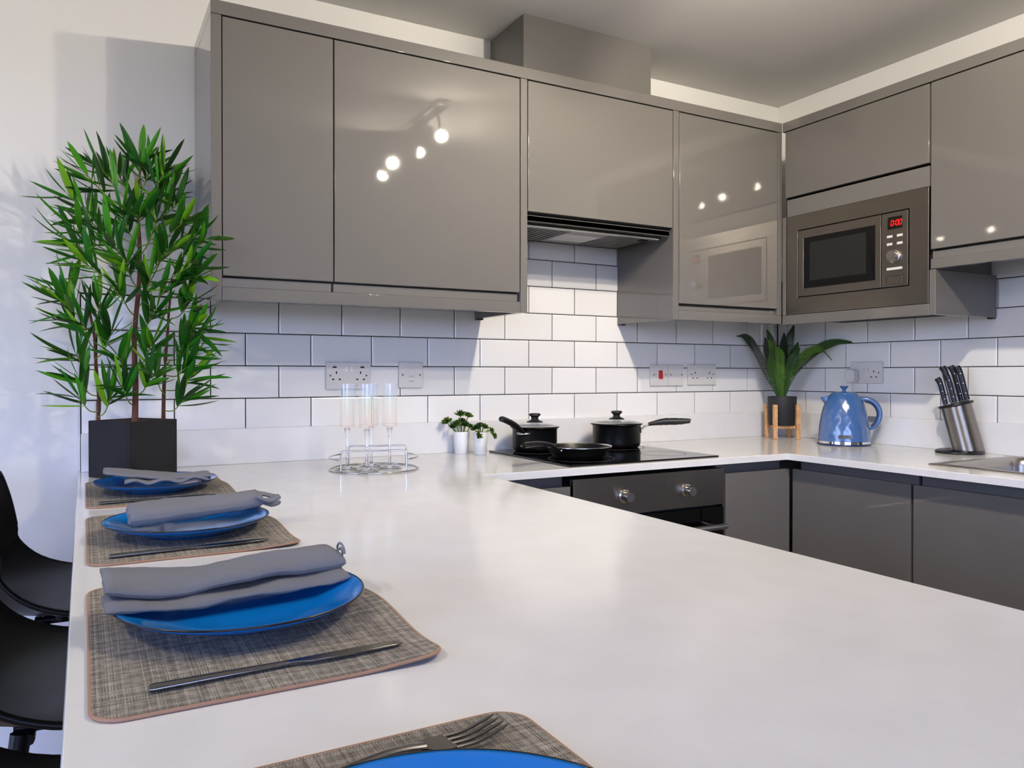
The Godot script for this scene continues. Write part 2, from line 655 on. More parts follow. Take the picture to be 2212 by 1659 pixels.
# ---------------------------------------------------------------- room
func room() -> void:
	var x0 := -3.2
	var z1 := 4.6
	var th := 0.15
	structure("floor", MB.new().bx(V(x0 - th, -th, -0.2), V(XR + 0.3, 0, z1 + th), 0.001), M.floor_wood, "brown wood floor of the room")
	structure("ceiling", MB.new().bx(V(x0 - th, CEIL, -0.2), V(XR + 0.3, CEIL + th, z1 + th), 0.001), M.ceiling_paint, "plain off-white ceiling above the grey wall cabinets")
	structure("wall_back", MB.new().bx(V(x0 - th, 0, WALL - th), V(XR + 0.15, CEIL, WALL), 0.001), M.wall_paint, "white back wall with white brick tiles above the worktop")
	structure("wall_right", MB.new().bx(V(XR + 0.010, 0, WALL), V(XR + 0.010 + th, CEIL, z1), 0.001), M.wall_paint, "white right-hand wall with white brick tiles above the worktop")
	# wall behind the viewer with a second window
	var fx0 := -2.5
	var fx1 := 0.5
	var fw := MB.new()
	fw.bx(V(x0 - th, 0, z1), V(fx0, CEIL, z1 + th), 0.001).bx(V(fx1, 0, z1), V(XR + 0.16, CEIL, z1 + th), 0.001)
	fw.bx(V(fx0, 0, z1), V(fx1, 0.75, z1 + th), 0.001).bx(V(fx0, 2.15, z1), V(fx1, CEIL, z1 + th), 0.001)
	structure("wall_front", fw, M.wall_paint, "white wall behind the viewer with a wide window")
	var f2 := MB.new()
	for xx in [fx0 + 0.03, (fx0 + fx1) * 0.5, fx1 - 0.03]:
		f2.bx(V(xx - 0.03, 0.75, z1 + 0.04), V(xx + 0.03, 2.15, z1 + 0.10), 0.004)
	for yy in [0.78, 2.12]:
		f2.bx(V(fx0, yy - 0.03, z1 + 0.04), V(fx1, yy + 0.03, z1 + 0.10), 0.004)
	var win2 := structure("window_2", f2, M.white_plastic, "white framed window in the wall behind the viewer")
	for q in 2:
		part("pane", MB.new().bx(V(fx0 + 0.06 + q * 1.5, 0.81, z1 + 0.068), V(fx0 + 1.44 + q * 1.5, 2.09, z1 + 0.072), 0.0005), M.pane_glass, win2)
	# left wall with a wide glazed opening
	var wz0 := 0.35
	var wz1 := 2.55
	var wy := 2.12
	var lw := MB.new()
	lw.bx(V(x0 - th, 0, WALL), V(x0, CEIL, wz0), 0.001)
	lw.bx(V(x0 - th, 0, wz1), V(x0, CEIL, z1), 0.001)
	lw.bx(V(x0 - th, wy, wz0), V(x0, CEIL, wz1), 0.001)
	lw.bx(V(x0 - th, 0, wz0), V(x0, 0.08, wz1), 0.001)
	structure("wall_left", lw, M.wall_paint, "white left-hand wall round the wide window")
	var fr := MB.new()
	for zz in [wz0 + 0.03, (wz0 + wz1) * 0.5, wz1 - 0.03]:
		fr.bx(V(x0 - 0.10, 0.08, zz - 0.03), V(x0 - 0.04, wy, zz + 0.03), 0.004)
	for yy in [0.11, wy - 0.03]:
		fr.bx(V(x0 - 0.10, yy - 0.03, wz0), V(x0 - 0.04, yy + 0.03, wz1), 0.004)
	var win := structure("window_1", fr, M.white_plastic, "white framed patio window in the left-hand wall")
	for q in 2:
		var za := wz0 + 0.06 + q * (wz1 - wz0) * 0.5 - (0.03 if q else 0.0)
		var zb := wz0 + (q + 1) * (wz1 - wz0) * 0.5 - (0.06 if q else 0.03)
		part("pane", MB.new().bx(V(x0 - 0.072, 0.14, za), V(x0 - 0.068, wy - 0.06, zb), 0.0005), M.pane_glass, win)

func tile_mesh(w: float, h: float) -> MB:
	# lies in x and y, its face at z = 0, with a small bevel
	var b := MB.new()
	var r := 0.0035
	var d := -0.0012
	var hw := w * 0.5
	var hh := h * 0.5
	var o := [V(-hw, -hh, d), V(hw, -hh, d), V(hw, hh, d), V(-hw, hh, d)]
	var q := [V(-hw + r, -hh + r, 0), V(hw - r, -hh + r, 0), V(hw - r, hh - r, 0), V(-hw + r, hh - r, 0)]
	b.flat4(q[0], q[1], q[2], q[3], V(0, 0, 1))
	for j in 4:
		var jn := (j + 1) % 4
		var e: Vector3 = (q[j] + q[jn] - o[j] * 0.0).normalized()
		var out := Vector3([0, 1, 0, -1][j], [-1, 0, 1, 0][j], 0)
		b.flat4(o[j], o[jn], q[jn], q[j], (V(0, 0, 1) + out * 0.33).normalized())
		var dn := V(0, 0, -0.0075)
		b.flat4(o[j], o[jn], o[jn] + dn, o[j] + dn, out)
	return b

func tiles() -> void:
	var W := 0.2025
	var H := 0.1005
	var Y0 := 1.2106
	var gap := 0.0032
	var back: Node = get_node("wall_back")
	var right: Node = get_node("wall_right")
	var cache := {}
	# dark grout beds: left part, hood recess, right part
	var gb := MB.new()
	gb.bx(V(-0.345, TOP, WALL), V(XR + 0.01, 1.415, -0.0042), 0.0005)
	gb.bx(V(0.86, 1.415, WALL), V(1.56, 1.70, -0.0042), 0.0005)
	part("grout_bed", gb, M.grout, back)
	var gr := MB.new()
	gr.bx(V(XR + 0.0042, TOP, -0.003), V(XR + 0.01, 1.60, 2.75), 0.0005)
	part("grout_bed", gr, M.grout, right)
	var cut := func(a: float, b: float, lo: float, hi: float) -> Array:
		return [maxf(a, lo), minf(b, hi)]
	for r in range(-2, 5):
		var y0 := Y0 + r * H
		var off := 0.0 if r % 2 != 0 else 0.5
		for c in range(-3, 14):
			var xa := (c + off) * W + gap * 0.5
			var xb := (c + off + 1) * W - gap * 0.5
			var lim: Array = cut.call(xa, xb, -0.3425, XR - 0.002)
			if r >= 2:
				lim = cut.call(xa, xb, 0.895, 1.535)
			if lim[1] - lim[0] < 0.012:
				continue
			var ya := y0 + gap * 0.5
			var yb := minf(y0 + H - gap * 0.5, 1.70)
			var key := "%.4f %.4f" % [lim[1] - lim[0], yb - ya]
			if not cache.has(key):
				cache[key] = tile_mesh(lim[1] - lim[0], yb - ya).mesh()
			var o := part("tile", cache[key], M["tile_%d" % rng.randi_range(0, 2)], back)
			o.position = V((lim[0] + lim[1]) * 0.5, (ya + yb) * 0.5, 0)
		for c in range(-2, 13):
			var za := 0.257 + (c + off) * W + gap * 0.5
			var zb := 0.257 + (c + off + 1) * W - gap * 0.5
			var lim2: Array = cut.call(za, zb, 0.0025, 2.74)
			if r >= 2:
				lim2 = cut.call(za, zb, 0.935, 2.74)
			if r > 3 or lim2[1] - lim2[0] < 0.012 or lim2[0] > 1.75:
				continue
			var key2 := "%.4f %.4f" % [lim2[1] - lim2[0], H - gap]
			if not cache.has(key2):
				cache[key2] = tile_mesh(lim2[1] - lim2[0], H - gap).mesh()
			var o2 := part("tile", cache[key2], M["tile_%d" % rng.randi_range(0, 2)], right)
			o2.rotation.y = -PI / 2
			o2.position = V(XR, y0 + H * 0.5, (lim2[0] + lim2[1]) * 0.5)
	structure("trim_1", MB.new().bx(V(-0.3535, TOP, WALL), V(-0.3455, 1.418, 0.0005), 0.001), M.white_plastic, "thin white upright trim at the left end of the tiles")

# ---------------------------------------------------------------- worktop
func worktop() -> void:
	var b := MB.new()
	var xl := -0.352
	var xp := 0.620
	var xr := 1.797
	var zr := 0.605
	var ze := 2.80
	var xe := XR
	var r := 0.002
	var y0 := 0.8885
	# outline, counter-clockwise seen from above in (x, -z)
	var o := [Vector2(xl, 0.0), Vector2(xl, ze), Vector2(xp, ze), Vector2(xp, zr), Vector2(xr, zr), Vector2(xr, ze), Vector2(xe, ze), Vector2(xe, 0.0)]
	var ins := []
	var ms := o.size()
	for j in ms:
		var e1: Vector2 = (o[j] - o[(j + ms - 1) % ms]).normalized()
		var e2: Vector2 = (o[(j + 1) % ms] - o[j]).normalized()
		ins.append(o[j] + (Vector2(e1.y, -e1.x) + Vector2(e2.y, -e2.x)) * r)
	# hole for the sink
	var hx0 := 1.925
	var hx1 := 2.345
	var hz0 := 1.065
	var hz1 := 1.93
	var up := V(0, 1, 0)
	var rects := [[xl + r, 0.0 + r, xp - r, ze - r], [xp - r, r, xr + r, zr - r], [xr + r, r, xe - r, hz0], [xr + r, hz0, hx0, hz1], [hx1, hz0, xe - r, hz1], [xr + r, hz1, xe - r, ze - r]]
	for q in rects:
		b.flat4(V(q[0], TOP, q[1]), V(q[2], TOP, q[1]), V(q[2], TOP, q[3]), V(q[0], TOP, q[3]), up)
		b.flat4(V(q[0], y0, q[1]), V(q[2], y0, q[1]), V(q[2], y0, q[3]), V(q[0], y0, q[3]), -up)
	for j in ms:
		var jn := (j + 1) % ms
		var e: Vector2 = (o[jn] - o[j]).normalized()
		var nn := V(-e.y, 0, e.x)
		var a := b.vert(V(ins[j].x, TOP, ins[j].y), up)
		var a2 := b.vert(V(ins[jn].x, TOP, ins[jn].y), up)
		var c := b.vert(V(o[j].x, TOP - r, o[j].y), nn)
		var c2 := b.vert(V(o[jn].x, TOP - r, o[jn].y), nn)
		b.quad(a, a2, c2, c)
		b.flat4(V(o[j].x, TOP - r, o[j].y), V(o[jn].x, TOP - r, o[jn].y), V(o[jn].x, y0, o[jn].y), V(o[j].x, y0, o[j].y), nn)
	var hc := [V(hx0, 0, hz0), V(hx1, 0, hz0), V(hx1, 0, hz1), V(hx0, 0, hz1)]
	for j in 4:
		var p: Vector3 = hc[j]
		var q2: Vector3 = hc[(j + 1) % 4]
		var mid := (p + q2) * 0.5
		var nn2 := (V((hx0 + hx1) * 0.5, 0, (hz0 + hz1) * 0.5) - mid)
		nn2 = V(signf(nn2.x) if absf(nn2.x) > 0.01 else 0.0, 0, signf(nn2.z) if absf(nn2.z) > 0.01 else 0.0)
		b.flat4(p + V(0, TOP, 0), q2 + V(0, TOP, 0), q2 + V(0, y0, 0), p + V(0, y0, 0), nn2)
	var t := thing("worktop", "white quartz worktop running along both walls and out as the peninsula", "worktop", V(0, y0, 0))
	var s := part("slab", b, M.quartz, t)
	s.position.y = -y0
	var ub := part("upstand", MB.new().bx(V(-0.344, TOP - y0, 0.0003), V(XR - 0.0203, 1.018 - y0, 0.020), 0.0015), M.quartz, t)
	var ur := part("upstand", MB.new().bx(V(XR - 0.020, TOP - y0, 0.0003), V(XR - 0.0003, 1.018 - y0, 2.75), 0.0015), M.quartz, t)

# ---------------------------------------------------------------- cabinets
# local axes: x along the front, z out of the wall. All heights are from the unit's own base.
func wall_unit(label: String, at: Vector3, turn: float, w: float, d: float, h: float, doors: Array, y_door: float, y_rail: float, y_pelmet: float, y_carc: float) -> Node3D:
	var t := thing("wall_cabinet", label, "cabinet", at, turn, "grey gloss wall cabinets")
	var top := h
	var c := MB.new()
	c.bx(V(0.001, y_carc, 0.001), V(w - 0.001, top, d - 0.022), 0.001)
	part("carcass", c, M.carcass_dark, t)
	for dd in doors:
		var dm := MB.new()
		dm.bx(V(dd[0], y_door, d - 0.0195), V(dd[1], top - 0.003, d), 0.0016)
		part("door", dm, M.gloss_grey, t)
		if y_rail > y_pelmet:
			var ra := MB.new()
			ra.bx(V(dd[0] - 0.0005, y_pelmet + 0.001, d - 0.0215), V(dd[1] + 0.0005 - 0.004, y_rail, d - 0.012), 0.001)
			part("handle_rail", ra, M.matt_grey, t)
	if y_pelmet > 0.0:
		part("pelmet", MB.new().bx(V(0, 0, d - 0.020), V(w, y_pelmet, d), 0.0014), M.gloss_grey, t)
	return t

func end_panel(t: Node3D, x0: float, x1: float, y0: float, y1: float, d: float) -> void:
	part("end_panel", MB.new().bx(V(x0, y0, 0.0006), V(x1, y1, d), 0.0014), M.gloss_grey, t)

func wall_cabinets() -> void:
	var hb := WC_TOP - 0.037   # underside of the cornice
	var yb := 1.3815
	# left double unit
	var t := wall_unit("widest grey gloss wall cabinet, two doors of unequal width, left of the hood", V(-0.0155, yb, 0), 0, 0.9035, DZ, hb - yb, [[0.0015, 0.2975], [0.3005, 0.9015]], 0.064, 0.060, 0.0345, 0.062)
	end_panel(t, -0.0275, -0.0005, 0.0, hb - yb, DZ)
	end_panel(t, 0.9040, 0.9295, 0.0, hb - yb, DZ)
	for q in [[-0.0265, -0.002], [0.9045, 0.9285]]:
		part("panel_foot", MB.new().bx(V(q[0], -0.004, 0.004), V(q[1], -0.0002, 0.022), 0.0005), M.black_plastic, t)
	# cabinet over the hood
	var yh := 1.679
	t = wall_unit("short grey gloss wall cabinet above the extractor hood", V(0.9145, yh, 0), 0, 0.603, DZ, hb - yh, [[0.0015, 0.6010]], 0.0295, 0.0195, 0.0, 0.022)
	part("handle_rail", MB.new().bx(V(0.002, 0.0005, DZ - 0.030), V(0.596, 0.0205, DZ - 0.012), 0.001), M.matt_grey, t)
	# corner unit
	t = wall_unit("grey gloss wall cabinet in the corner, beside the microwave", V(1.5445, yb, 0), 0, 0.5225, DZ, hb - yb, [[0.0015, 0.4985]], 0.0585, 0.050, 0.0345, 0.056)
	end_panel(t, -0.0265, -0.0005, 0.0, hb - yb, DZ)
	part("corner_post", MB.new().bx(V(0.5012, 0.0345, DZ - 0.02), V(0.5225, hb - yb, DZ), 0.0014), M.gloss_grey, t)
	part("panel_foot", MB.new().bx(V(-0.0255, -0.004, 0.004), V(-0.0015, -0.0002, 0.022), 0.0005), M.black_plastic, t)
	# right-hand run: local x is world z, local z points to -x
	var d := XR - 2.068
	var ym := 1.378
	t = thing("wall_cabinet", "grey gloss wall cabinet housing the built-in microwave", "cabinet", V(XR, ym, 0.3365), -PI / 2, "grey gloss wall cabinets")
	var w := 0.606
	var ct := hb - ym
	var c := MB.new()
	c.bx(V(0.001, 0.038, 0.001), V(0.016, ct, d - 0.022), 0.001)
	c.bx(V(w - 0.016, 0.038, 0.001), V(w - 0.001, ct, d - 0.022), 0.001)
	c.bx(V(0.016, 0.018, 0.001), V(w - 0.016, 0.034, d - 0.022), 0.001)
	c.bx(V(0.016, 0.445, 0.001), V(w - 0.016, 0.461, d - 0.022), 0.001)
	c.bx(V(0.016, 0.034, 0.001), V(w - 0.016, ct, 0.010), 0.001)
	part("carcass", c, M.carcass_dark, t)
	part("door", MB.new().bx(V(0.013, 0.4930, d - 0.0195), V(w - 0.0015, ct - 0.003, d), 0.0016), M.gloss_grey, t)
	part("handle_rail", MB.new().bx(V(0.018, 0.4185, d - 0.0215), V(w - 0.004, 0.4850, d - 0.006), 0.001), M.matt_grey, t)
	part("pelmet", MB.new().bx(V(0.0, 0, d - 0.020), V(w - 0.0005, 0.0362, d), 0.0014), M.gloss_grey, t)
	part("filler_strip", MB.new().bx(V(0.0, 0.037, d - 0.020), V(0.0165, 0.418, d), 0.0014), M.gloss_grey, t)
	end_panel(t, w, w + 0.0215, 0.0, 0.1455, d)
	part("end_panel", MB.new().bx(V(w, 0.1457, 0.001), V(w + 0.0035, ct, d - 0.022), 0.0005), M.gloss_grey, t)
	part("panel_foot", MB.new().bx(V(w + 0.001, -0.004, 0.004), V(w + 0.0205, -0.0002, 0.022), 0.0005), M.black_plastic, t)
	# right-hand cabinet cut by the picture's edge
	var y2 := 1.5252
	t = wall_unit("tall-doored grey gloss wall cabinet right of the microwave, over the sink", V(XR, y2, 0.9475), -PI / 2, 0.62, d, hb - y2, [[-0.0005, 0.5975]], 0.0635, 0.058, 0.0325, 0.060)
	end_panel(t, 0.6203, 0.6400, 0.0, hb - y2, d)
	# cornice
	var cb := MB.new()
	cb.bx(V(-0.0430, hb + 0.0005, 0.0005), V(2.0683, WC_TOP, DZ + 0.0005), 0.0014)
	tag(part("cornice", cb, M.gloss_grey), "long grey top trim over the wall cabinets on the tiled back wall", "cornice")
	var cr := MB.new()
	cr.bx(V(2.0676, hb + 0.0005, DZ + 0.0008), V(XR + 0.009, WC_TOP, 1.588), 0.0014)
	tag(part("cornice", cr, M.gloss_grey), "grey top trim over the microwave and right-hand wall cabinets", "cornice")
	# boxed duct
	t = thing("duct_boxing", "grey boxed-in duct between the hood cabinet and the ceiling", "duct cover", V(0.957, WC_TOP + 0.0006, 0))
	var hh := CEIL - WC_TOP - 0.001
	part("front_panel", MB.new().bx(V(0.0, 0, 0.216), V(0.540, hh, 0.234), 0.0012), M.matt_grey, t)
	part("side_panel", MB.new().bx(V(0.0004, 0, WALL + 0.0005), V(0.018, hh, 0.2158), 0.0012), M.matt_grey, t)
	part("side_panel", MB.new().bx(V(0.522, 0, WALL + 0.0005), V(0.5396, hh, 0.2158), 0.0012), M.matt_grey, t)

# ---------------------------------------------------------------- extractor hood
func extractor() -> void:
	var t := thing("extractor_hood", "slim grey extractor hood under the short wall cabinet, above the hob", "extractor hood", V(1.2165, 1.660, 0))
	part("body", MB.new().bx(V(-0.297, 0.0185, 0.002), V(0.2975, 0.0400, 0.300), 0.001).bx(V(-0.297, 0.0185, 0.002), V(0.2975, 0.0405, 0.02), 0.001), M.matt_grey, t)
	part("visor", MB.new().bx(V(-0.288, 0.006, 0.290), V(0.262, 0.0125, 0.304), 0.0015), M.satin_metal, t, "pale metal front strip")
	part("slot", MB.new().bx(V(-0.290, 0.0128, 0.286), V(0.275, 0.0183, 0.302), 0.0005), M.black_plastic, t)
	var fm := MB.new()
	fm.bx(V(-0.262, 0.0150, 0.035), V(0.262, 0.0183, 0.275), 0.001)
	part("filter_panel", fm, M.steel_sink, t)
	for q in 26:
		var xx := -0.25 + q * 0.02
		if absf(xx) > 0.085:
			part("filter_rib", MB.new().bx(V(xx - 0.006, 0.0125, 0.05), V(xx + 0.006, 0.0152, 0.26), 0.001), M.matt_grey, t)
	part("lamp_cover", MB.new().bx(V(-0.080, 0.0130, 0.09), V(0.075, 0.0155, 0.215), 0.001), M.white_plastic, t, "pale square lamp cover")
	for q in [[-0.275, 0.215], [0.235, 0.245]]:
		part("latch", MB.new().bx(V(q[0] - 0.016, 0.008, q[1] - 0.012), V(q[0] + 0.016, 0.0150, q[1] + 0.012), 0.002), M.black_plastic, t)
	part("switch_slot", MB.new().bx(V(0.265, 0.0150, 0.05), V(0.285, 0.0183, 0.19), 0.001), M.black_plastic, t)

# ---------------------------------------------------------------- microwave
func microwave() -> void:
	# local x = world z, local z = out of the wall (-x)
	var zc := 0.6485
	var y0 := 1.4150
	var t := thing("microwave", "built-in stainless steel microwave showing red digits", "microwave", V(2.068, y0, zc), -PI / 2)
	var X := func(z: float) -> float: return z - zc
	var Y := func(y: float) -> float: return y - y0
	part("body", MB.new().bx(V(X.call(0.385), 0.012, -0.30), V(X.call(0.905), 0.365, -0.010), 0.002), M.carcass_dark, t)
	# frame of four bars round the door
	var fr := MB.new()
	var a := V(X.call(0.3555), 0.0008, -0.010)
	var b := V(X.call(0.9405), 0.3800, 0.0)
	var dx0: float = X.call(0.4115)
	var dx1: float = X.call(0.8725)
	var dy0: float = Y.call(1.4785)
	var dy1: float = Y.call(1.7365)
	fr.bx(a, V(b.x, dy0, 0), 0.0012).bx(V(a.x, dy1, -0.01), b, 0.0012)
	fr.bx(V(a.x, dy0 - 0.0012, -0.01), V(dx0, dy1 + 0.0012, 0), 0.0012).bx(V(dx1, dy0 - 0.0012, -0.01), V(b.x, dy1 + 0.0012, 0), 0.0012)
	part("frame", fr, M.steel, t)
	var dd := 0.0012
	var sx: float = X.call(0.7695)
	part("gap_shadow", MB.new().bx(V(dx0, dy0, -0.012), V(dx1, dy1, -0.0085), 0.0003), M.black_plastic, t)
	var g := 0.0035
	var wx0: float = X.call(0.440)
	var wx1: float = X.call(0.746)
	var wy0: float = Y.call(1.511)
	var wy1: float = Y.call(1.7015)
	var dm := MB.new()
	dm.bx(V(dx0 + g, dy0 + g, -0.008), V(sx - 0.001, wy0, dd), 0.0012).bx(V(dx0 + g, wy1, -0.008), V(sx - 0.001, dy1 - g, dd), 0.0012)
	dm.bx(V(dx0 + g, wy0 - 0.001, -0.008), V(wx0, wy1 + 0.001, dd), 0.0012).bx(V(wx1, wy0 - 0.001, -0.008), V(sx - 0.001, wy1 + 0.001, dd), 0.0012)
	var door := part("door", dm, M.steel, t)
	part("window", MB.new().bx(V(wx0, wy0, -0.007), V(wx1, wy1, -0.0015), 0.0005), M.dark_glass, door)
	part("window_mesh", MB.new().bx(V(X.call(0.467), Y.call(1.538), -0.003), V(X.call(0.708), Y.call(1.683), -0.0010), 0.0004), M.mid_glass, door)
	var pn := part("control_panel", MB.new().bx(V(sx + 0.001, dy0 + g, -0.008), V(dx1 - g, dy1 - g, dd), 0.0012), M.steel, t)
	part("display", MB.new().bx(V(X.call(0.794), Y.call(1.6755), dd - 0.001), V(X.call(0.849), Y.call(1.7175), dd + 0.0008), 0.0004), M.display_glass, pn)
	# seven-segment digits 0:00
	var seg := MB.new()
	var lean := 0.12
	var digit := func(cx: float, cy: float, s: float) -> void:
		var w := s * 0.5
		for e in [[-w, 0.0, -w, s], [-w, 0.0, -w, -s], [w, 0.0, w, s], [w, 0.0, w, -s], [-w, s, w, s], [-w, -s, w, -s]]:
			var p := V(cx + e[0] + e[1] * lean, cy + e[1], dd + 0.0012)
			var q := V(cx + e[2] + e[3] * lean, cy + e[3], dd + 0.0012)
			var d := (q - p).normalized() * 0.0009
			seg.tube([p + d, q - d], 0.0013, 6, 0.4, V(0, 0, 1))
	var cy: float = Y.call(1.6965)
	digit.call(X.call(0.8120), cy, 0.0085)
	digit.call(X.call(0.8300), cy, 0.0085)
	digit.call(X.call(0.8420), cy, 0.0085)
	for s in [-1, 1]:
		var pc := V(X.call(0.8212) + s * 0.0005, cy + s * 0.0040, dd + 0.0012)
		seg.tube([pc - V(0.0012, 0, 0), pc + V(0.0012, 0, 0)], 0.0013, 6, 0.4, V(0, 0, 1))
	part("display_digits", seg, M.display_digits, pn, "red figures 0:00")
	for q in [[0.802, 1.652], [0.8395, 1.652], [0.802, 1.626], [0.8395, 1.626]]:
		part("button", MB.new().box(V(X.call(q[0]), Y.call(q[1]), dd + 0.0006), V(0.0205, 0.0085, 0.0016), 0.0006), M.white_plastic, pn)
	part("label_strip", MB.new().box(V(X.call(0.820), Y.call(1.542), dd + 0.0003), V(0.058, 0.0085, 0.0010), 0.0003), M.white_plastic, pn)
	part("open_button", MB.new().box(V(X.call(0.8205), Y.call(1.5035), dd + 0.0006), V(0.060, 0.0275, 0.0022), 0.0008), M.steel, pn)
	var rim := MB.new()
	for e in [[0.789, 0.852, 1.4890, 1.4897], [0.789, 0.852, 1.5173, 1.5180], [0.7893, 0.7900, 1.489, 1.518], [0.8510, 0.8517, 1.489, 1.518]]:
		rim.bx(V(X.call(e[0]), Y.call(e[2]), dd), V(X.call(e[1]), Y.call(e[3]), dd + 0.0012), 0.0002)
	part("button_groove", rim, M.black_plastic, pn)
	var kn := MB.new()
	kn.x = Transform3D(Basis(V(1, 0, 0), PI / 2), V(X.call(0.8190), Y.call(1.5835), dd))
	kn.lathe([Vector2(0.0225, 0), Vector2(0.0225, 0.004), Vector2(0.0195, 0.0055), Vector2(0.0185, 0.018), Vector2(0.0172, 0.0200), Vector2(0.0, 0.0200)], 36, 50)
	part("knob", kn, M.satin_metal, pn)

# ---------------------------------------------------------------- base cabinets
func base_unit(label: String, at: Vector3, turn: float, w: float, d: float, doors: Array, hollow := false) -> Node3D:
	# local z = d is the door face; worktop underside at 0.8885
	var t := thing("base_cabinet", label, "cabinet", at, turn, "grey base cabinets under the worktop")
	var c := MB.new()
	if hollow:
		c.bx(V(0, 0.10, 0.0), V(0.016, 0.885, d - 0.06), 0.001).bx(V(w - 0.016, 0.10, 0.0), V(w, 0.885, d - 0.06), 0.001)
		c.bx(V(0.016, 0.10, 0.0), V(w - 0.016, 0.118, d - 0.06), 0.001)
		c.bx(V(0.016, 0.118, 0.0), V(w - 0.016, 0.885, 0.010), 0.001)
	else:
		c.bx(V(0, 0.10, 0.0), V(w, 0.885, d - 0.06), 0.001)
	part("carcass", c, M.carcass_dark, t)
	part("plinth", MB.new().bx(V(0, 0.001, d - 0.09), V(w, 0.098, d - 0.072), 0.001), M.matt_grey, t)
	for dd in doors:
		var dm := MB.new()
		dm.bx(V(dd[0], 0.105, d - 0.0195), V(dd[1], 0.8535, d), 0.0022)
		part("door", dm, M.gloss_grey, t)
		part("handle_channel", MB.new().bx(V(dd[0], 0.815, d - 0.0585), V(dd[1] - 0.002, 0.887, d - 0.044), 0.001).bx(V(dd[0], 0.815, d - 0.044), V(dd[1] - 0.002, 0.822, d - 0.0205), 0.001), M.matt_grey, t)
	return t

func base_cabinets() -> void:
	var fz := 0.585
	base_unit("narrow grey base cabinet left of the oven, mostly behind the peninsula", V(0.640, 0, 0.02), 0, 0.278, fz - 0.02, [[0.0015, 0.2765]])
	base_unit("grey base cabinet between the oven and the corner", V(1.5285, 0, 0.02), 0, 0.307, fz - 0.02, [[0.0015, 0.3035]])
	var xf := 1.838
	base_unit("grey base cabinet on the right-hand run, next to the corner", V(XR - 0.012, 0, 0.5875), -PI / 2, 0.4525, XR - 0.012 - xf, [[0.0025, 0.4475]])
	base_unit("grey base cabinet under the steel sink", V(XR - 0.012, 0, 1.0415), -PI / 2, 0.905, XR - 0.012 - xf, [[0.0015, 0.4495], [0.4525, 0.9035]], true)
	# peninsula
	var t := thing("base_cabinet", "grey panelled peninsula cabinet under the worktop beside the stools", "cabinet", V(0, 0, 0.62), 0, "grey base cabinets under the worktop")
	part("carcass", MB.new().bx(V(0.015, 0.10, 0.0), V(0.545, 0.885, 2.06), 0.001), M.carcass_dark, t)
	part("back_panel", MB.new().bx(V(-0.005, 0.001, -0.60), V(0.0148, 0.8875, 2.06), 0.001), M.gloss_grey, t)
	part("end_panel", MB.new().bx(V(-0.005, 0.001, 2.0605), V(0.585, 0.8875, 2.08), 0.001), M.gloss_grey, t)
	part("plinth", MB.new().bx(V(0.51, 0.001, 0.0), V(0.53, 0.098, 2.06), 0.001), M.matt_grey, t)
	for q in 4:
		var za := 0.0 + q * 0.515
		part("door", MB.new().bx(V(0.5655, 0.105, za + 0.0015), V(0.585, 0.8535, za + 0.5135), 0.002), M.gloss_grey, t)

func oven() -> void:
	var t := thing("oven", "built-under stainless steel oven with two knobs and black glass door", "oven", V(1.2225, 0.12, 0.585))
	var y := func(v: float) -> float: return v - 0.12
	part("body", MB.new().bx(V(-0.285, 0.0, -0.52), V(0.285, 0.745, -0.022), 0.002), M.carcass_dark, t)
	var pn := part("control_panel", MB.new().bx(V(-0.2975, y.call(0.7545), -0.021), V(0.2990, y.call(0.8735), 0.0), 0.0015), M.steel, t)
	for xx in [-0.111, 0.137]:
		var kn := MB.new()
		kn.x = Transform3D(Basis(V(1, 0, 0), PI / 2), V(xx, y.call(0.811), 0.0))
		kn.lathe([Vector2(0.021, 0), Vector2(0.021, 0.003), Vector2(0.0165, 0.005), Vector2(0.0158, 0.030), Vector2(0.0145, 0.032), Vector2(0.0, 0.032)], 32, 50)
		kn.box(V(0, 0.0324, -0.009), V(0.002, 0.001, 0.010), 0.0002)
		var kk := part("knob", kn, M.satin_metal, pn)
		var mk := MB.new()
		for q in 11:
			var a := deg_to_rad(-150.0 + 30.0 * q)
			mk.box(V(xx + sin(a) * 0.029, y.call(0.811) + cos(a) * 0.029, 0.0002), V(0.0022, 0.0022, 0.0006), 0.0001)
		part("dial_marks", mk, M.print_grey, pn)
	var dr := part("door", MB.new().bx(V(-0.2975, 0.002, -0.021), V(0.2990, y.call(0.7465), 0.0), 0.0015), M.black_glass, t, "black glass door")
	part("window", MB.new().bx(V(-0.22, 0.09, 0.0), V(0.22, y.call(0.60), 0.0006), 0.0002), M.dark_glass, dr)
	var hd := MB.new()
	hd.tube([V(-0.272, y.call(0.690), 0.040), V(0.272, y.call(0.690), 0.040)], 0.0095, 16)
	for xx in [-0.235, 0.235]:
		hd.tube([V(xx, y.call(0.690), 0.0), V(xx, y.call(0.690), 0.040)], 0.007, 10)
	part("handle", hd, M.satin_metal, dr)

func hob() -> void:
	var t := thing("hob", "flat black glass hob set on the white worktop", "hob", V(1.2085, TOP, 0.322))
	var g := MB.new()
	g.x = Transform3D(Basis(V(1, 0, 0), -PI / 2), Vector3.ZERO)
	g.prism(rrect(Vector2(-0.2955, -0.2595), Vector2(0.2955, 0.2595), 0.004), 0.0002, 0.0060, 0.0010)
	part("glass", g, M.black_glass, t)
	for q in [[-0.16, -0.15, 0.09], [0.165, -0.14, 0.105], [-0.155, 0.115, 0.105], [0.17, 0.125, 0.075]]:
		var r := MB.new()
		r.x.origin = V(q[0], 0.0, q[1])
		r.lathe([Vector2(q[2] - 0.0012, 0.0060), Vector2(q[2] - 0.0012, 0.00625), Vector2(q[2] + 0.0012, 0.00625), Vector2(q[2] + 0.0012, 0.0060)], 40)
		part("cooking_zone", r, M.print_grey, t)

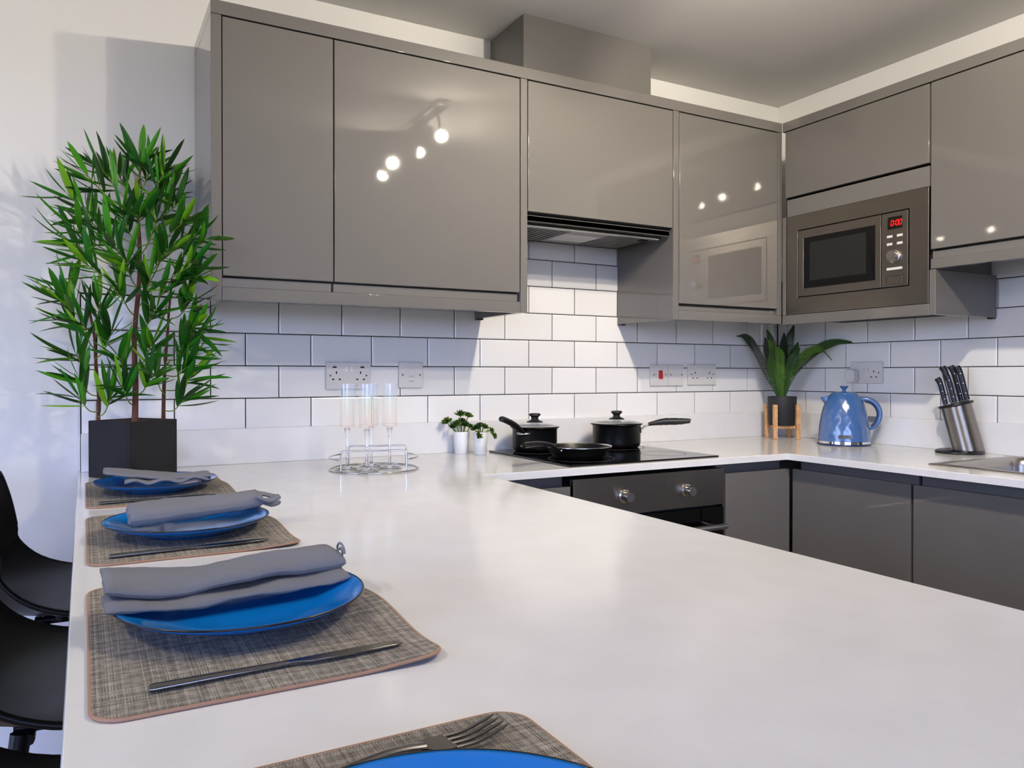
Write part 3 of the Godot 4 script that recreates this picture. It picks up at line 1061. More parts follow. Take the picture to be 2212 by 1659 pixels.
func sink() -> void:
	var t := thing("sink", "inset stainless steel sink in the right-hand worktop", "sink", V(2.135, TOP, 1.4975))
	var hx := 0.228
	var hz := 0.4525
	var b := MB.new()
	# sunken pressed top: rings of rounded rectangles from the rim inwards and down
	var rings := [[hx, hz, 0.004, 0.0002], [hx, hz, 0.004, 0.0030], [hx - 0.004, hz - 0.004, 0.006, 0.0046], [hx - 0.020, hz - 0.020, 0.02, 0.0046], [hx - 0.030, hz - 0.030, 0.03, 0.0015], [hx - 0.038, hz - 0.038, 0.035, -0.020], [hx - 0.044, hz - 0.044, 0.04, -0.125], [hx - 0.060, hz - 0.060, 0.04, -0.150], [0.02, 0.06, 0.015, -0.155]]
	var rows := []
	for q in rings:
		var row := []
		for p in rrect(Vector2(-q[0], -q[1]), Vector2(q[0], q[1]), q[2], 8):
			row.append(V(p.x, q[3], p.y))
		row.append(row[0])
		rows.append(row)
	b.sheet(rows, V(0, 1, 0))
	part("basin", b, M.steel_sink, t)
	var dr := MB.new()
	dr.x.origin = V(0, -0.155, 0)
	dr.lathe([Vector2(0.045, 0.0), Vector2(0.044, 0.003), Vector2(0.036, 0.003), Vector2(0.030, -0.002), Vector2(0.0, -0.002)], 24)
	part("drain", dr, M.chrome, t)

# ---------------------------------------------------------------- sockets
func plate_box(w: float, h: float) -> MB:
	var b := MB.new()
	b.prism(rrect(Vector2(-w * 0.5, -h * 0.5), Vector2(w * 0.5, h * 0.5), 0.004), 0.0003, 0.0095, 0.002)
	return b

func holes(t: Node3D, cx: float, cy: float) -> void:
	# three square pin holes of one outlet
	part("pin_hole", MB.new().box(V(cx, cy + 0.011, 0.0095), V(0.0042, 0.0085, 0.0008), 0.0002), M.socket_hole, t)
	for s in [-1, 1]:
		part("pin_hole", MB.new().box(V(cx + s * 0.011, cy - 0.011, 0.0095), V(0.0070, 0.0045, 0.0008), 0.0002), M.socket_hole, t)

func screw(t: Node3D, x: float, y: float) -> void:
	var b := MB.new()
	b.x = Transform3D(Basis(V(1, 0, 0), PI / 2), V(x, y, 0.0093))
	b.lathe([Vector2(0.0032, 0), Vector2(0.003, 0.0006), Vector2(0.0, 0.0006)], 12)
	part("screw", b, M.print_grey, t)

func sockets() -> void:
	# double socket with two small charging ports
	var t := thing("wall_socket", "white double socket with charging ports behind the champagne flutes", "socket", V(0.4245, 1.179, 0))
	part("faceplate", plate_box(0.149, 0.088), M.white_plastic, t)
	holes(t, -0.0405, -0.0005)
	holes(t, 0.0405, -0.0005)
	for s in [-1, 1]:
		part("switch", MB.new().box(V(s * 0.009, 0.0215, 0.0105), V(0.0095, 0.021, 0.004), 0.001), M.white_ceramic, t)
		part("charging_port", MB.new().box(V(s * 0.0465, 0.0285, 0.0095), V(0.0135, 0.0050, 0.0008), 0.0002), M.socket_hole, t)
		part("printed_mark", MB.new().box(V(s * 0.0465, 0.0355, 0.0095), V(0.006, 0.0010, 0.0004), 0.0001), M.print_grey, t)
		screw(t, s * 0.0605, 0.001)
	part("printed_mark", MB.new().box(V(0.0295, -0.0315, 0.0095), V(0.006, 0.0012, 0.0004), 0.0001), M.print_grey, t)
	# fused switch
	t = thing("wall_socket", "white single switched plate without outlets, right of the champagne flutes", "switch plate", V(0.643, 1.1815, 0))
	part("faceplate", plate_box(0.088, 0.087), M.white_plastic, t)
	part("rocker", MB.new().box(V(0.0015, 0.010, 0.0103), V(0.022, 0.018, 0.0028), 0.001), M.white_plastic, t)
	part("fuse_holder", MB.new().box(V(0.0015, -0.013, 0.0100), V(0.026, 0.014, 0.0020), 0.0008), M.white_plastic, t)
	for yy in [-0.0065, -0.0215]:
		part("groove", MB.new().box(V(0.0015, yy, 0.0100), V(0.016, 0.0009, 0.0024), 0.0002), M.print_grey, t)
	screw(t, -0.0305, 0.0005)
	screw(t, 0.0325, 0.0005)
	# cooker switch and blank plate
	t = thing("wall_socket", "white cooker switch plate with a red rocker, right of the bright tiles", "switch plate", V(1.7655, 1.1795, 0))
	part("faceplate", plate_box(0.173, 0.086), M.white_plastic, t)
	part("rocker", MB.new().prism(PackedVector2Array([Vector2(-0.0455, -0.0145), Vector2(-0.0255, -0.0145), Vector2(-0.0285, 0.0205), Vector2(-0.0455, 0.0205)]), 0.0095, 0.0155, 0.0015), M.red_plastic, t, "red rocker switch")
	part("neon", MB.new().box(V(-0.0075, 0.003, 0.0100), V(0.0050, 0.0050, 0.0012), 0.0006), M.red_plastic, t)
	part("plate_joint", MB.new().box(V(0.0035, 0.0, 0.0095), V(0.0009, 0.082, 0.0006), 0.0001), M.print_grey, t)
	for xx in [-0.0685, 0.0185, 0.0775]:
		screw(t, xx, 0.0025)
	# plain double socket
	t = thing("wall_socket", "white double socket between the cooker switch and the fern", "socket", V(1.9565, 1.1815, 0))
	part("faceplate", plate_box(0.155, 0.085), M.white_plastic, t)
	holes(t, -0.0405, -0.0025)
	holes(t, 0.0395, -0.0025)
	for s in [-1, 1]:
		part("switch", MB.new().box(V(s * 0.010, 0.021, 0.0103), V(0.010, 0.018, 0.003), 0.001), M.white_plastic, t)
		screw(t, s * 0.0605, 0.003)
	# right wall: double socket with the kettle's plug
	t = thing("wall_socket", "white double socket on the right-hand wall above the kettle", "socket", V(XR, 1.1905, 0.4595), -PI / 2)
	part("faceplate", plate_box(0.148, 0.086), M.white_plastic, t)
	holes(t, 0.0365, -0.006)
	for s in [-1, 1]:
		part("switch", MB.new().box(V(s * 0.010 - 0.001, 0.0085, 0.0103), V(0.010, 0.018, 0.003), 0.001), M.white_plastic, t)
		screw(t, s * 0.0580, 0.0)
	var p := thing("power_plug", "white plug with cable in the socket above the kettle", "plug", V(XR - 0.0103, 1.1785, 0.4075), -PI / 2)
	var pb := MB.new()
	pb.prism(PackedVector2Array([Vector2(-0.022, -0.018), Vector2(-0.012, -0.030), Vector2(0.012, -0.030), Vector2(0.022, -0.018), Vector2(0.023, 0.014), Vector2(0.014, 0.026), Vector2(-0.014, 0.026), Vector2(-0.023, 0.014)]), 0.0, 0.030, 0.005)
	part("plug_body", pb, M.white_plastic, p)
	var cb := MB.new()
	cb.tube(smooth([V(0, -0.025, 0.016), V(0.004, -0.05, 0.018), V(0.002, -0.10, 0.018), V(-0.004, -0.155, 0.026), V(-0.004, -0.215, 0.035), V(-0.002, -0.262, 0.045)], 5), 0.0035, 8)
	part("cable", cb, M.white_plastic, p)

# ---------------------------------------------------------------- stools
func stool() -> Node3D:
	var t := thing("bar_stool", "black moulded bar stool at the far end of the peninsula", "stool", V(-0.30, 0, 0.455), 0, "black bar stools along the peninsula")
	# shell: profile along s from the front lip (+x) to the top of the back
	var prof := smooth([V(0.160, 0.655, 0), V(0.140, 0.683, 0), V(0.05, 0.690, 0), V(-0.06, 0.682, 0), V(-0.16, 0.678, 0), V(-0.235, 0.700, 0), V(-0.275, 0.760, 0), V(-0.300, 0.850, 0), V(-0.318, 0.935, 0), V(-0.325, 0.965, 0)], 4)
	# how far the rim stands off the middle line: [dx, dy, half width] at the same stations
	var off := smooth([V(0.0, 0.004, 0.19), V(0.0, 0.008, 0.205), V(0.0, 0.010, 0.225), V(0.01, 0.018, 0.230), V(0.03, 0.050, 0.228), V(0.057, 0.075, 0.226), V(0.092, 0.055, 0.222), V(0.104, 0.035, 0.212), V(0.104, 0.010, 0.195), V(0.100, -0.020, 0.170)], 4)
	var rows := []
	var m := prof.size()
	for a in m:
		var row := []
		for q in 17:
			var u := -1.0 + q / 8.0
			var e := pow(absf(u), 2.6)
			row.append(prof[a] + V(e * off[a].x, e * off[a].y, u * off[a].z))
		rows.append(row)
	# give the shell thickness along its normals
	var low := []
	for a in m:
		var line := []
		for q in 17:
			var du: Vector3 = rows[a][mini(q + 1, 16)] - rows[a][maxi(q - 1, 0)]
			var dv: Vector3 = rows[mini(a + 1, m - 1)][q] - rows[maxi(a - 1, 0)][q]
			var nn := du.cross(dv).normalized()
			if nn.y < 0.0 and absf(nn.y) > absf(nn.x) or (absf(nn.y) <= absf(nn.x) and nn.x < 0.0):
				nn = -nn
			line.append(rows[a][q] - nn * 0.010)
		low.append(line)
	var b := MB.new()
	b.curl(rows, 1.0)
	b.curl(low, -1.0)
	for q in [0, 16]:
		var edge := []
		for a in m:
			edge.append((rows[a][q] + low[a][q]) * 0.5)
		b.tube(edge, 0.0062, 8)
	for a in [0, m - 1]:
		var edge2 := []
		for q in 17:
			edge2.append((rows[a][q] + low[a][q]) * 0.5)
		b.tube(edge2, 0.0062, 8)
	part("seat_shell", b, M.stool_black, t)
	var fr := MB.new()
	for s in [-1, 1]:
		fr.tube([V(-0.13, 0.655, s * 0.10), V(0.13, 0.655, s * 0.10)], 0.009, 8)
		fr.tube([V(s * 0.11, 0.646, -0.13), V(s * 0.11, 0.646, 0.13)], 0.009, 8)
		for r in [-1, 1]:
			fr.tube([V(s * 0.08, 0.650, r * 0.10), V(s * 0.08, 0.668, r * 0.10)], 0.014, 8)
	part("under_frame", fr, M.stool_metal, t)
	for sx in [-1, 1]:
		for sz in [-1, 1]:
			part("leg", MB.new().tube([V(sx * 0.12, 0.655, sz * 0.12), V(sx * 0.20, 0.004, sz * 0.20)], [0.014, 0.010], 10), M.stool_metal, t)
	var fo := MB.new()
	var c4 := [V(0.172, 0.235, 0.172), V(-0.172, 0.235, 0.172), V(-0.172, 0.235, -0.172), V(0.172, 0.235, -0.172)]
	for q in 4:
		fo.tube([c4[q], c4[(q + 1) % 4]], 0.007, 8)
	part("footrest", fo, M.stool_metal, t)
	return t

func stools() -> void:
	var s := stool()
	copy(s, "black moulded bar stool beside the middle blue plate", V(-0.30, 0, 1.03))
	copy(s, "black moulded bar stool at the near end, beside the nearest full place setting", V(-0.30, 0, 1.60))

# ---------------------------------------------------------------- place settings
func plate_profile() -> Array:
	return [Vector2(0.0, 0.004), Vector2(0.055, 0.004), Vector2(0.060, 0.0), Vector2(0.070, 0.0), Vector2(0.075, 0.004), Vector2(0.100, 0.0105), Vector2(0.122, 0.0185), Vector2(0.1315, 0.0235)]

func make_plate(label: String, at: Vector3) -> Node3D:
	var t := thing("dinner_plate", label, "plate", at, 0, "blue dinner plates on the peninsula")
	var b := MB.new()
	var p := plate_profile()
	p.append_array([Vector2(0.1325, 0.0250), Vector2(0.1315, 0.0260), Vector2(0.1280, 0.0252), Vector2(0.120, 0.0222), Vector2(0.098, 0.0145), Vector2(0.080, 0.0092), Vector2(0.050, 0.0082), Vector2(0.0, 0.0080)])
	b.lathe(p, 72, 60)
	part("dish", b, M.glaze_blue, t)
	var r := MB.new()
	var ring := []
	for q in 73:
		var a := TAU * q / 72
		ring.append(V(cos(a) * 0.1322, 0.0254, sin(a) * 0.1322))
	r.tube(ring, 0.0011, 6, 1.0, Vector3.UP, false)
	part("rim_line", r, M.glaze_rim, t, "thin dark brown rim line")
	return t

func mat_height(x: float, z: float, amt: float) -> float:
	# mats lift a little along the edge away from the diner
	var e := smoothstep(0.06, 0.15, x)
	return amt * e * (0.5 + 0.5 * sin(z * 26.0 + 1.0))

func make_placemat(label: String, at: Vector3, amt: float) -> Node3D:
	var t := thing("placemat", label, "placemat", at, 0, "grey woven placemats on the peninsula")
	var hx := 0.1515
	var hz := 0.2165
	var outer := rrect(Vector2(-hx, -hz), Vector2(hx, hz), 0.026, 8)
	var dense := PackedVector2Array()
	for q in outer.size():
		var a := outer[q]
		var c := outer[(q + 1) % outer.size()]
		var cnt := maxi(1, int(a.distance_to(c) / 0.02))
		for s in cnt:
			dense.append(a.lerp(c, float(s) / cnt))
	var b := MB.new()
	for side in [0.0032, 0.0004]:
		var rows := []
		for sc in [1.0, 0.985, 0.95, 0.9, 0.8, 0.6, 0.35, 0.001]:
			var row := []
			for p in dense:
				row.append(V(p.x * sc, side + mat_height(p.x * sc, p.y * sc, amt), p.y * sc))
			row.append(row[0])
			rows.append(row)
		var first := b.v.size()
		b.sheet(rows, V(0, 1 if side > 0.002 else -1, 0))
		for q in range(first, b.v.size()):
			b.t[q] = Vector2(b.v[q].x, b.v[q].z)
	part("woven_top", b, M.woven_mat, t)
	var e := MB.new()
	var ring := []
	for p in dense:
		ring.append(V(p.x, 0.0018 + mat_height(p.x, p.y, amt), p.y))
	ring.append(ring[0])
	e.tube(ring, 0.0017, 6, 1.0, Vector3.UP, false)
	part("edge", e, M.mat_edge, t, "tan edge")
	return t

func fold(b: MB, x0: float, x1: float, zc: Callable, wid: Callable, yc: Callable, thick: Callable, seed_: int) -> void:
	# one flattened, rounded layer of cloth running along x
	var fn := FastNoiseLite.new()
	fn.seed = seed_
	fn.frequency = 9.0
	var rows := []
	var steps := 40
	var around := 22
	for a in steps + 1:
		var s := float(a) / steps
		var endk: float = 1.0
		if a == 0 or a == steps:
			endk = 0.55
		var row := []
		for q in around + 1:
			var an := TAU * q / around
			var cz := signf(cos(an)) * pow(absf(cos(an)), 0.75)
			var cy := signf(sin(an)) * pow(absf(sin(an)), 0.75)
			var zz: float = zc.call(s) + cz * wid.call(s) * (0.97 if endk < 1.0 else 1.0)
			var yy: float = yc.call(s, cz) + cy * thick.call(s, cz) * endk
			var xx := lerpf(x0, x1, s)
			yy += fn.get_noise_2d(xx * 1.2, zz * 1.6) * 0.004
			row.append(V(xx + fn.get_noise_2d(zz * 2.0, 3.0) * 0.004, yy, zz))
		rows.append(row)
	b.curl(rows, 1.0, Vector2(1.2, 4.0))
	for e in [0, steps]:
		var c := Vector3.ZERO
		for q in around:
			c += rows[e][q] / around
		var ctr := []
		for q in around + 1:
			ctr.append(c)
		b.sheet([rows[e], ctr], V(-1 if e == 0 else 1, 0, 0))

func napkins() -> void:
	# nearest napkin: two stacked folds with a dark gap between them
	var t := thing("napkin", "grey cloth napkin in two loose stacked folds on the nearest full plate", "napkin", V(-0.185, TOP + 0.018, 1.556), 0.02, "grey folded napkins on the plates")
	var b := MB.new()
	fold(b, -0.135, 0.128, func(s): return 0.018 - 0.016 * s, func(s): return 0.040 - 0.006 * s, func(s, c): return 0.007 + 0.0025 * sin(s * 11.0 + 1.5) * c + 0.006 * pow(2.0 * s - 1.0, 2.0), func(s, c): return 0.0055 + 0.0012 * sin(s * 20.0), 4)
	part("lower_fold", b, M.napkin_cloth, t)
	b = MB.new()
	fold(b, -0.134, 0.130, func(s): return -0.004 - 0.018 * s, func(s): return 0.042 - 0.008 * s, func(s, c): return 0.024 + 0.006 * pow(2.0 * s - 1.0, 2.0) + 0.003 * sin(s * 9.0 + 2.0) - 0.003 * c, func(s, c): return 0.0078 + 0.003 * smoothstep(0.6, 1.0, s), 8)
	part("upper_fold", b, M.napkin_cloth, t)
	b = MB.new()
	var sp := []
	for q in 26:
		var a := q * 0.36
		var r := 0.0115 - q * 0.00034
		sp.append(V(0.131, 0.034 + sin(a) * r, -0.012 + cos(a) * r * 1.5))
	b.tube(sp, 0.0016, 6)
	part("rolled_end", b, M.napkin_cloth, t)
	# middle napkin: one thick roll, bunched at the right end
	t = thing("napkin", "grey cloth napkin in one thick roll on the middle plate, bunched end overhanging", "napkin", V(-0.165, TOP + 0.018, 1.052), 0.05, "grey folded napkins on the plates")
	b = MB.new()
	fold(b, -0.108, 0.112, func(s): return 0.006 - 0.020 * s, func(s): return lerpf(0.052, 0.028, s) * (1.0 - 0.25 * pow(1.0 - s, 6.0)), func(s, c): return 0.021 + 0.008 * s - 0.003 * c, func(s, c): return 0.016 - 0.002 * s + 0.0012 * sin(c * 9.0 + s * 6.0), 14)
	part("roll", b, M.napkin_cloth, t)
	b = MB.new()
	for q in 3:
		fold(b, 0.098, 0.152 - 0.006 * q, func(s): return -0.026 + 0.018 * q, func(s): return 0.010, func(s, c): return 0.022 + 0.010 * (1 if q != 1 else 0) + 0.004 * sin(s * 5.0 + q), func(s, c): return 0.004, 20 + q)
	part("bunched_end", b, M.napkin_cloth, t)
	# far napkin: wide smooth fold over a crumpled underside
	t = thing("napkin", "grey cloth napkin lying in a wide smooth fold on the farthest plate", "napkin", V(-0.180, TOP + 0.016, 0.492), -0.02, "grey folded napkins on the plates")
	b = MB.new()
	fold(b, -0.118, 0.110, func(s): return -0.012 + 0.010 * s, func(s): return lerpf(0.066, 0.038, s) * (1.0 - 0.3 * pow(1.0 - s, 5.0)), func(s, c): return 0.030 - 0.016 * s + 0.004 * cos(s * 5.0), func(s, c): return 0.0065, 31)
	part("upper_fold", b, M.napkin_cloth, t)
	b = MB.new()
	fold(b, -0.075, 0.105, func(s): return 0.022 - 0.014 * s, func(s): return lerpf(0.045, 0.035, s), func(s, c): return 0.012 + 0.004 * sin(s * 17.0) * (0.5 + 0.5 * c), func(s, c): return 0.0055, 37)
	part("lower_fold", b, M.napkin_cloth, t)

func make_knife(label: String, at: Vector3, turn: float) -> Node3D:
	var t := thing("table_knife", label, "knife", at, turn, "steel table knives beside the plates")
	# lies along x, handle end at -x
	var hd := MB.new()
	hd.tube([V(-0.115, 0.0030, 0), V(-0.112, 0.0032, 0), V(-0.06, 0.0032, 0), V(-0.012, 0.0030, 0), V(0.004, 0.0028, 0)], [0.0046, 0.0062, 0.0056, 0.0045, 0.0040], 12, 0.5)
	part("handle", hd, M.cutlery, t)
	var bl := MB.new()
	bl.x = Transform3D(Basis(V(1, 0, 0), PI / 2), V(0, 0.0035, 0))
	bl.prism(PackedVector2Array([Vector2(0.0, -0.0030), Vector2(0.012, -0.0036), Vector2(0.10, -0.0042), Vector2(0.112, -0.001), Vector2(0.115, 0.005), Vector2(0.108, 0.0085), Vector2(0.06, 0.0100), Vector2(0.022, 0.0090), Vector2(0.012, 0.0048), Vector2(0.0, 0.0030)]), -0.0011, 0.0011, 0.0005)
	part("blade", bl, M.cutlery, t)
	return t

func make_fork(label: String, at: Vector3, turn: float) -> Node3D:
	var t := thing("table_fork", label, "fork", at, turn, "steel table forks beside the plates")
	var hd := MB.new()
	hd.tube(smooth([V(-0.115, 0.0030, 0), V(-0.06, 0.0040, 0), V(0.0, 0.0095, 0), V(0.030, 0.0070, 0)], 4), 0.0048, 10, 0.45)
	part("handle", hd, M.cutlery, t)
	var hb := MB.new()
	hb.sheet([[V(0.026, 0.0080, -0.005), V(0.026, 0.0080, 0.005)], [V(0.038, 0.0062, -0.011), V(0.038, 0.0062, 0.011)], [V(0.052, 0.0050, -0.0118), V(0.052, 0.0050, 0.0118)]], V(0, 1, 0))
	hb.sheet([[V(0.026, 0.0062, -0.005), V(0.026, 0.0062, 0.005)], [V(0.038, 0.0044, -0.011), V(0.038, 0.0044, 0.011)], [V(0.052, 0.0032, -0.0118), V(0.052, 0.0032, 0.0118)]], V(0, -1, 0))
	part("neck", hb, M.cutlery, t)
	for q in 4:
		var zz := -0.0102 + q * 0.0068
		part("tine", MB.new().tube(smooth([V(0.050, 0.0042, zz), V(0.070, 0.0040, zz), V(0.095, 0.0095, zz)], 4), [0.0020, 0.0020, 0.0020, 0.0020, 0.0019, 0.0018, 0.0017, 0.0016, 0.0008], 8, 0.7), M.cutlery, t)
	return t

func place_settings() -> void:
	var my := TOP
	var words := ["at the far end by the planter", "in the middle between the other two settings", "under the nearest full plate with the two-fold napkin", "cut off by the bottom edge of the picture"]
	var zc := [0.488, 1.034, 1.601, 2.165]
	var ord := ["farthest", "second-farthest", "nearest fully visible", "partly visible"]
	for q in 4:
		make_placemat("grey woven placemat with tan edge " + words[q], V(-0.1815, my, zc[q]), [0.005, 0.006, 0.008, 0.0][q])
	make_plate("glossy blue plate nearest the dark planter, with the wide-folded napkin", V(-0.188, my + 0.0036, 0.508))
	make_plate("glossy blue plate in the middle, under the rolled napkin", V(-0.180, my + 0.0036, 1.062))
	make_plate("glossy blue plate under the two-fold napkin, above the clearly seen knife", V(-0.180, my + 0.0036, 1.592))
	make_plate("empty blue plate cut off by the bottom edge of the picture", V(-0.180, my + 0.0036, 2.160))
	napkins()
	make_knife("steel table knife on the nearest full placemat, blade to the right", V(-0.174, my + 0.0036, 1.770), 0.03)
	make_knife("thin steel table knife along the front of the middle placemat", V(-0.190, my + 0.0036, 1.210), 0.05)
	make_knife("thin steel table knife along the front of the farthest placemat", V(-0.195, my + 0.0036, 0.668), 0.07)
	make_fork("steel fork whose tips show just past the nearest full blue plate", V(-0.145, my + 0.0004, 1.362), 0.35)
	make_fork("steel fork with four tines on the placemat at the bottom edge", V(-0.155, my + 0.0036, 1.992), 0.10)

# ---------------------------------------------------------------- bamboo
func leaf_mesh(L: float, w: float, bend: float, foldk: float) -> ArrayMesh:
	var b := MB.new()
	var rows := []
	for a in 8:
		var s := a / 7.0
		var ww := w * pow(sin(PI * clampf(s * 0.86 + 0.10, 0, 1)), 0.85) * (1.0 if a < 7 else 0.0)
		if a == 0:
			ww = w * 0.12
		var zz := bend * L * s * s
		var row := [V(-ww, L * s, zz + foldk * ww), V(-ww * 0.5, L * s, zz + foldk * ww * 0.4), V(0, L * s, zz), V(ww * 0.5, L * s, zz + foldk * ww * 0.4), V(ww, L * s, zz + foldk * ww)]
		rows.append(row)
	b.sheet(rows, V(0, -bend, 1).normalized())
	return b.mesh()

func leaf_basis(d: Vector3, roll: float) -> Basis:
	var b := Basis()
	b.y = d.normalized()
	var s := b.y.cross(Vector3.UP)
	if s.length() < 0.1:
		s = b.y.cross(V(0, 0, 1))
	b.x = s.normalized()
	b.z = b.x.cross(b.y).normalized()
	return b * Basis(V(0, 1, 0), roll)

func bamboo() -> void:
	var at := V(-0.219, TOP, 0.161)
	var turn := turned(at)
	var dist := Vector2(at.x - EYE.x, at.z - EYE.z).length()
	var t := thing("potted_bamboo", "tall leafy bamboo plant in a square charcoal planter on the worktop's far corner", "potted plant", at, turn)
	# planter: a cube turned so that one edge faces the room
	var r := deg_to_rad(37.1) - turn
	var bs := Basis(V(0, 1, 0), r)
	var h := 0.0771
	var ht := 0.151
	var pm := MB.new()
	pm.x = Transform3D(bs, Vector3.ZERO)
	pm.bx(V(-h, 0.0005, h - 0.008), V(h, ht, h), 0.0015).bx(V(-h, 0.0005, -h), V(h, ht, -h + 0.008), 0.0015)
	pm.bx(V(h - 0.008, 0.0005, -h + 0.007), V(h, ht, h - 0.007), 0.0015).bx(V(-h, 0.0005, -h + 0.007), V(-h + 0.008, ht, h - 0.007), 0.0015)
	pm.bx(V(-h + 0.006, 0.0006, -h + 0.006), V(h - 0.006, 0.010, h - 0.006), 0.001)
	part("planter", pm, M.planter_fibre, t)
	var so := MB.new()
	so.x = Transform3D(bs, Vector3.ZERO)
	var fn := FastNoiseLite.new()
	fn.frequency = 30.0
	var rows := []
	for a in 13:
		var row := []
		for q in 13:
			var xx := lerpf(-h + 0.008, h - 0.008, a / 12.0)
			var zz := lerpf(-h + 0.008, h - 0.008, q / 12.0)
			row.append(V(xx, ht - 0.003 + 0.005 * fn.get_noise_2d(xx, zz), zz))
		rows.append(row)
	so.sheet(rows, Vector3.UP)
	part("soil", so, M.soil, t)
	# P: from measured spots to the plant's own axes (x across, y up, z to the room)
	var P := func(u: float, v: float, depth: float) -> Vector3:
		var k := (dist + depth) / 1679.4
		return V((u - 288.0) * k, EYE.y - at.y - (v - 808.0) * k, -depth)
	var trunks := [[[290, 915], [292, 830], [290, 740], [298, 640], [300, 560], [296, 470], [302, 405]], [[226, 915], [229, 860], [224, 790], [222, 740], [214, 690], [205, 640]], [[341, 915], [342, 850], [345, 780], [349, 730], [352, 680], [358, 620]]]
	var td := [-0.04, 0.0, 0.0]
	var tr := [0.0085, 0.0055, 0.0058]
	for q in 3:
		var pts := []
		var rad := []
		for j in trunks[q].size():
			pts.append(P.call(trunks[q][j][0], trunks[q][j][1], td[q] * (1.0 - j / 6.0)))
			rad.append(tr[q] * (1.0 - 0.11 * j))
		var sm := smooth(pts, 4)
		var rs := []
		for j in sm.size():
			var ff := float(j) / 4.0
			rs.append(tr[q] * (1.0 - 0.11 * ff) * (1.12 if j % 8 == 0 else 1.0))
		part("trunk", MB.new().tube(sm, rs, 10), M.trunk_brown, t)
	var variants := []
	for q in 6:
		variants.append(leaf_mesh(1.0, 0.062 + 0.012 * (q % 3), [0.10, 0.22, 0.05, 0.32, 0.15, -0.10][q], 0.35))
	# twigs: from (u, v) on a trunk to the tip (u, v), depth of the tip
	var tw := [
		[298, 430, 302, 392, -0.02, 6], [297, 450, 318, 410, 0.0, 6], [296, 470, 262, 420, 0.03, 6], [296, 480, 232, 412, 0.0, 7], [296, 500, 205, 425, -0.03, 6],
		[297, 470, 345, 412, -0.04, 5], [298, 500, 362, 440, 0.03, 6], [298, 520, 372, 466, -0.08, 5],
		[297, 560, 178, 470, 0.0, 6], [297, 580, 205, 505, 0.04, 6], [297, 590, 192, 535, -0.04, 6], [297, 610, 180, 556, 0.02, 6], [297, 640, 196, 590, -0.06, 6],
		[299, 540, 300, 480, -0.10, 6], [299, 560, 268, 495, -0.09, 7], [299, 580, 332, 500, -0.10, 7], [299, 600, 245, 545, -0.10, 6], [299, 620, 352, 560, -0.12, 6],
		[299, 560, 385, 500, -0.20, 5], [299, 590, 402, 530, -0.22, 6], [299, 620, 422, 536, -0.24, 5], [299, 640, 398, 585, -0.22, 6], [352, 660, 405, 610, -0.20, 6], [299, 660, 365, 630, -0.15, 6],
		[296, 640, 276, 590, -0.10, 6], [296, 680, 318, 620, -0.12, 6], [296, 700, 262, 640, -0.10, 6], [296, 720, 330, 680, -0.12, 7],
		[214, 690, 178, 650, 0.0, 6], [214, 700, 170, 668, -0.05, 6], [216, 720, 176, 702, 0.03, 6], [218, 730, 232, 670, -0.04, 6], [222, 760, 205, 715, -0.05, 6], [222, 780, 250, 730, -0.06, 6],
		[222, 800, 190, 770, 0.0, 5], [226, 850, 196, 815, -0.03, 5], [228, 880, 196, 852, -0.04, 5], [228, 890, 250, 850, -0.05, 5],
		[352, 700, 392, 660, -0.12, 6], [350, 730, 400, 712, -0.10, 6], [349, 750, 405, 735, -0.06, 5], [347, 780, 388, 755, -0.08, 6], [345, 810, 386, 792, -0.06, 6], [344, 840, 392, 815, -0.04, 6], [343, 880, 378, 858, -0.05, 5],
		[292, 800, 322, 745, -0.10, 6], [291, 820, 262, 775, -0.10, 6], [291, 850, 320, 810, -0.09, 6], [291, 870, 268, 830, -0.08, 5], [345, 850, 325, 800, -0.04, 4]]
	var twig := MB.new()
	var rest := [[], [], [], [], []]
	var n := 0
	rng.seed = 99
	for w in tw:
		var a: Vector3 = P.call(w[0], w[1], -0.02)
		var b: Vector3 = P.call(w[2], w[3], w[4])
		var mid := (a + b) * 0.5 + V(0, -0.015, 0)
		var pts := smooth([a, mid, b], 4)
		twig.tube(pts, 0.0016, 5)
		var dir := (b - mid).normalized()
		var cnt: int = w[5]
		for q in cnt * 2:
			var s := 1.0 - 0.075 * q
			var base: Vector3 = mid.lerp(b, s) if s > 0.0 else mid
			var sway := (-1.0 if q % 2 == 0 else 1.0) * rng.randf_range(0.30, 0.95)
			if q == 0:
				sway = rng.randf_range(-0.2, 0.2)
			var d := dir.rotated(V(0, 0, 1), sway).rotated(V(1, 0, 0), rng.randf_range(-0.5, 0.7))
			d.y += rng.randf_range(-0.30, 0.30)
			var L := rng.randf_range(0.075, 0.120)
			# stay clear of the wall, the upstand and the cabinet
			var tip := base + d.normalized() * L
			var wt := t.transform * tip
			if wt.z < 0.03:
				d.z = absf(d.z) + 0.4
				wt = t.transform * (base + d.normalized() * L)
			if wt.x > -0.055 and wt.y > 1.375 and wt.z < 0.345:
				d.x = -absf(d.x)
				wt = t.transform * (base + d.normalized() * L)
				if wt.z < 0.345 and wt.x > -0.055:
					continue
			if wt.y < TOP + 0.012:
				continue
			var pick := rng.randf()
			var mi := 0 if pick < 0.30 else (1 if pick < 0.58 else (2 if pick < 0.76 else (3 if pick < 0.86 else 4)))
			if n >= 299 or q >= cnt:
				rest[mi].append(Transform3D(leaf_basis(d, rng.randf_range(-0.7, 0.7)).scaled(Vector3.ONE * L), base))
				continue
			var lf := MeshInstance3D.new()
			lf.mesh = variants[rng.randi_range(0, 5)]
			lf.material_override = M["leaf_%d" % mi]
			lf.name = "leaf"
			lf.transform = Transform3D(leaf_basis(d, rng.randf_range(-0.7, 0.7)).scaled(Vector3.ONE * L), base)
			lf.name = numbered("leaf", t)
			t.add_child(lf, true)
			n += 1
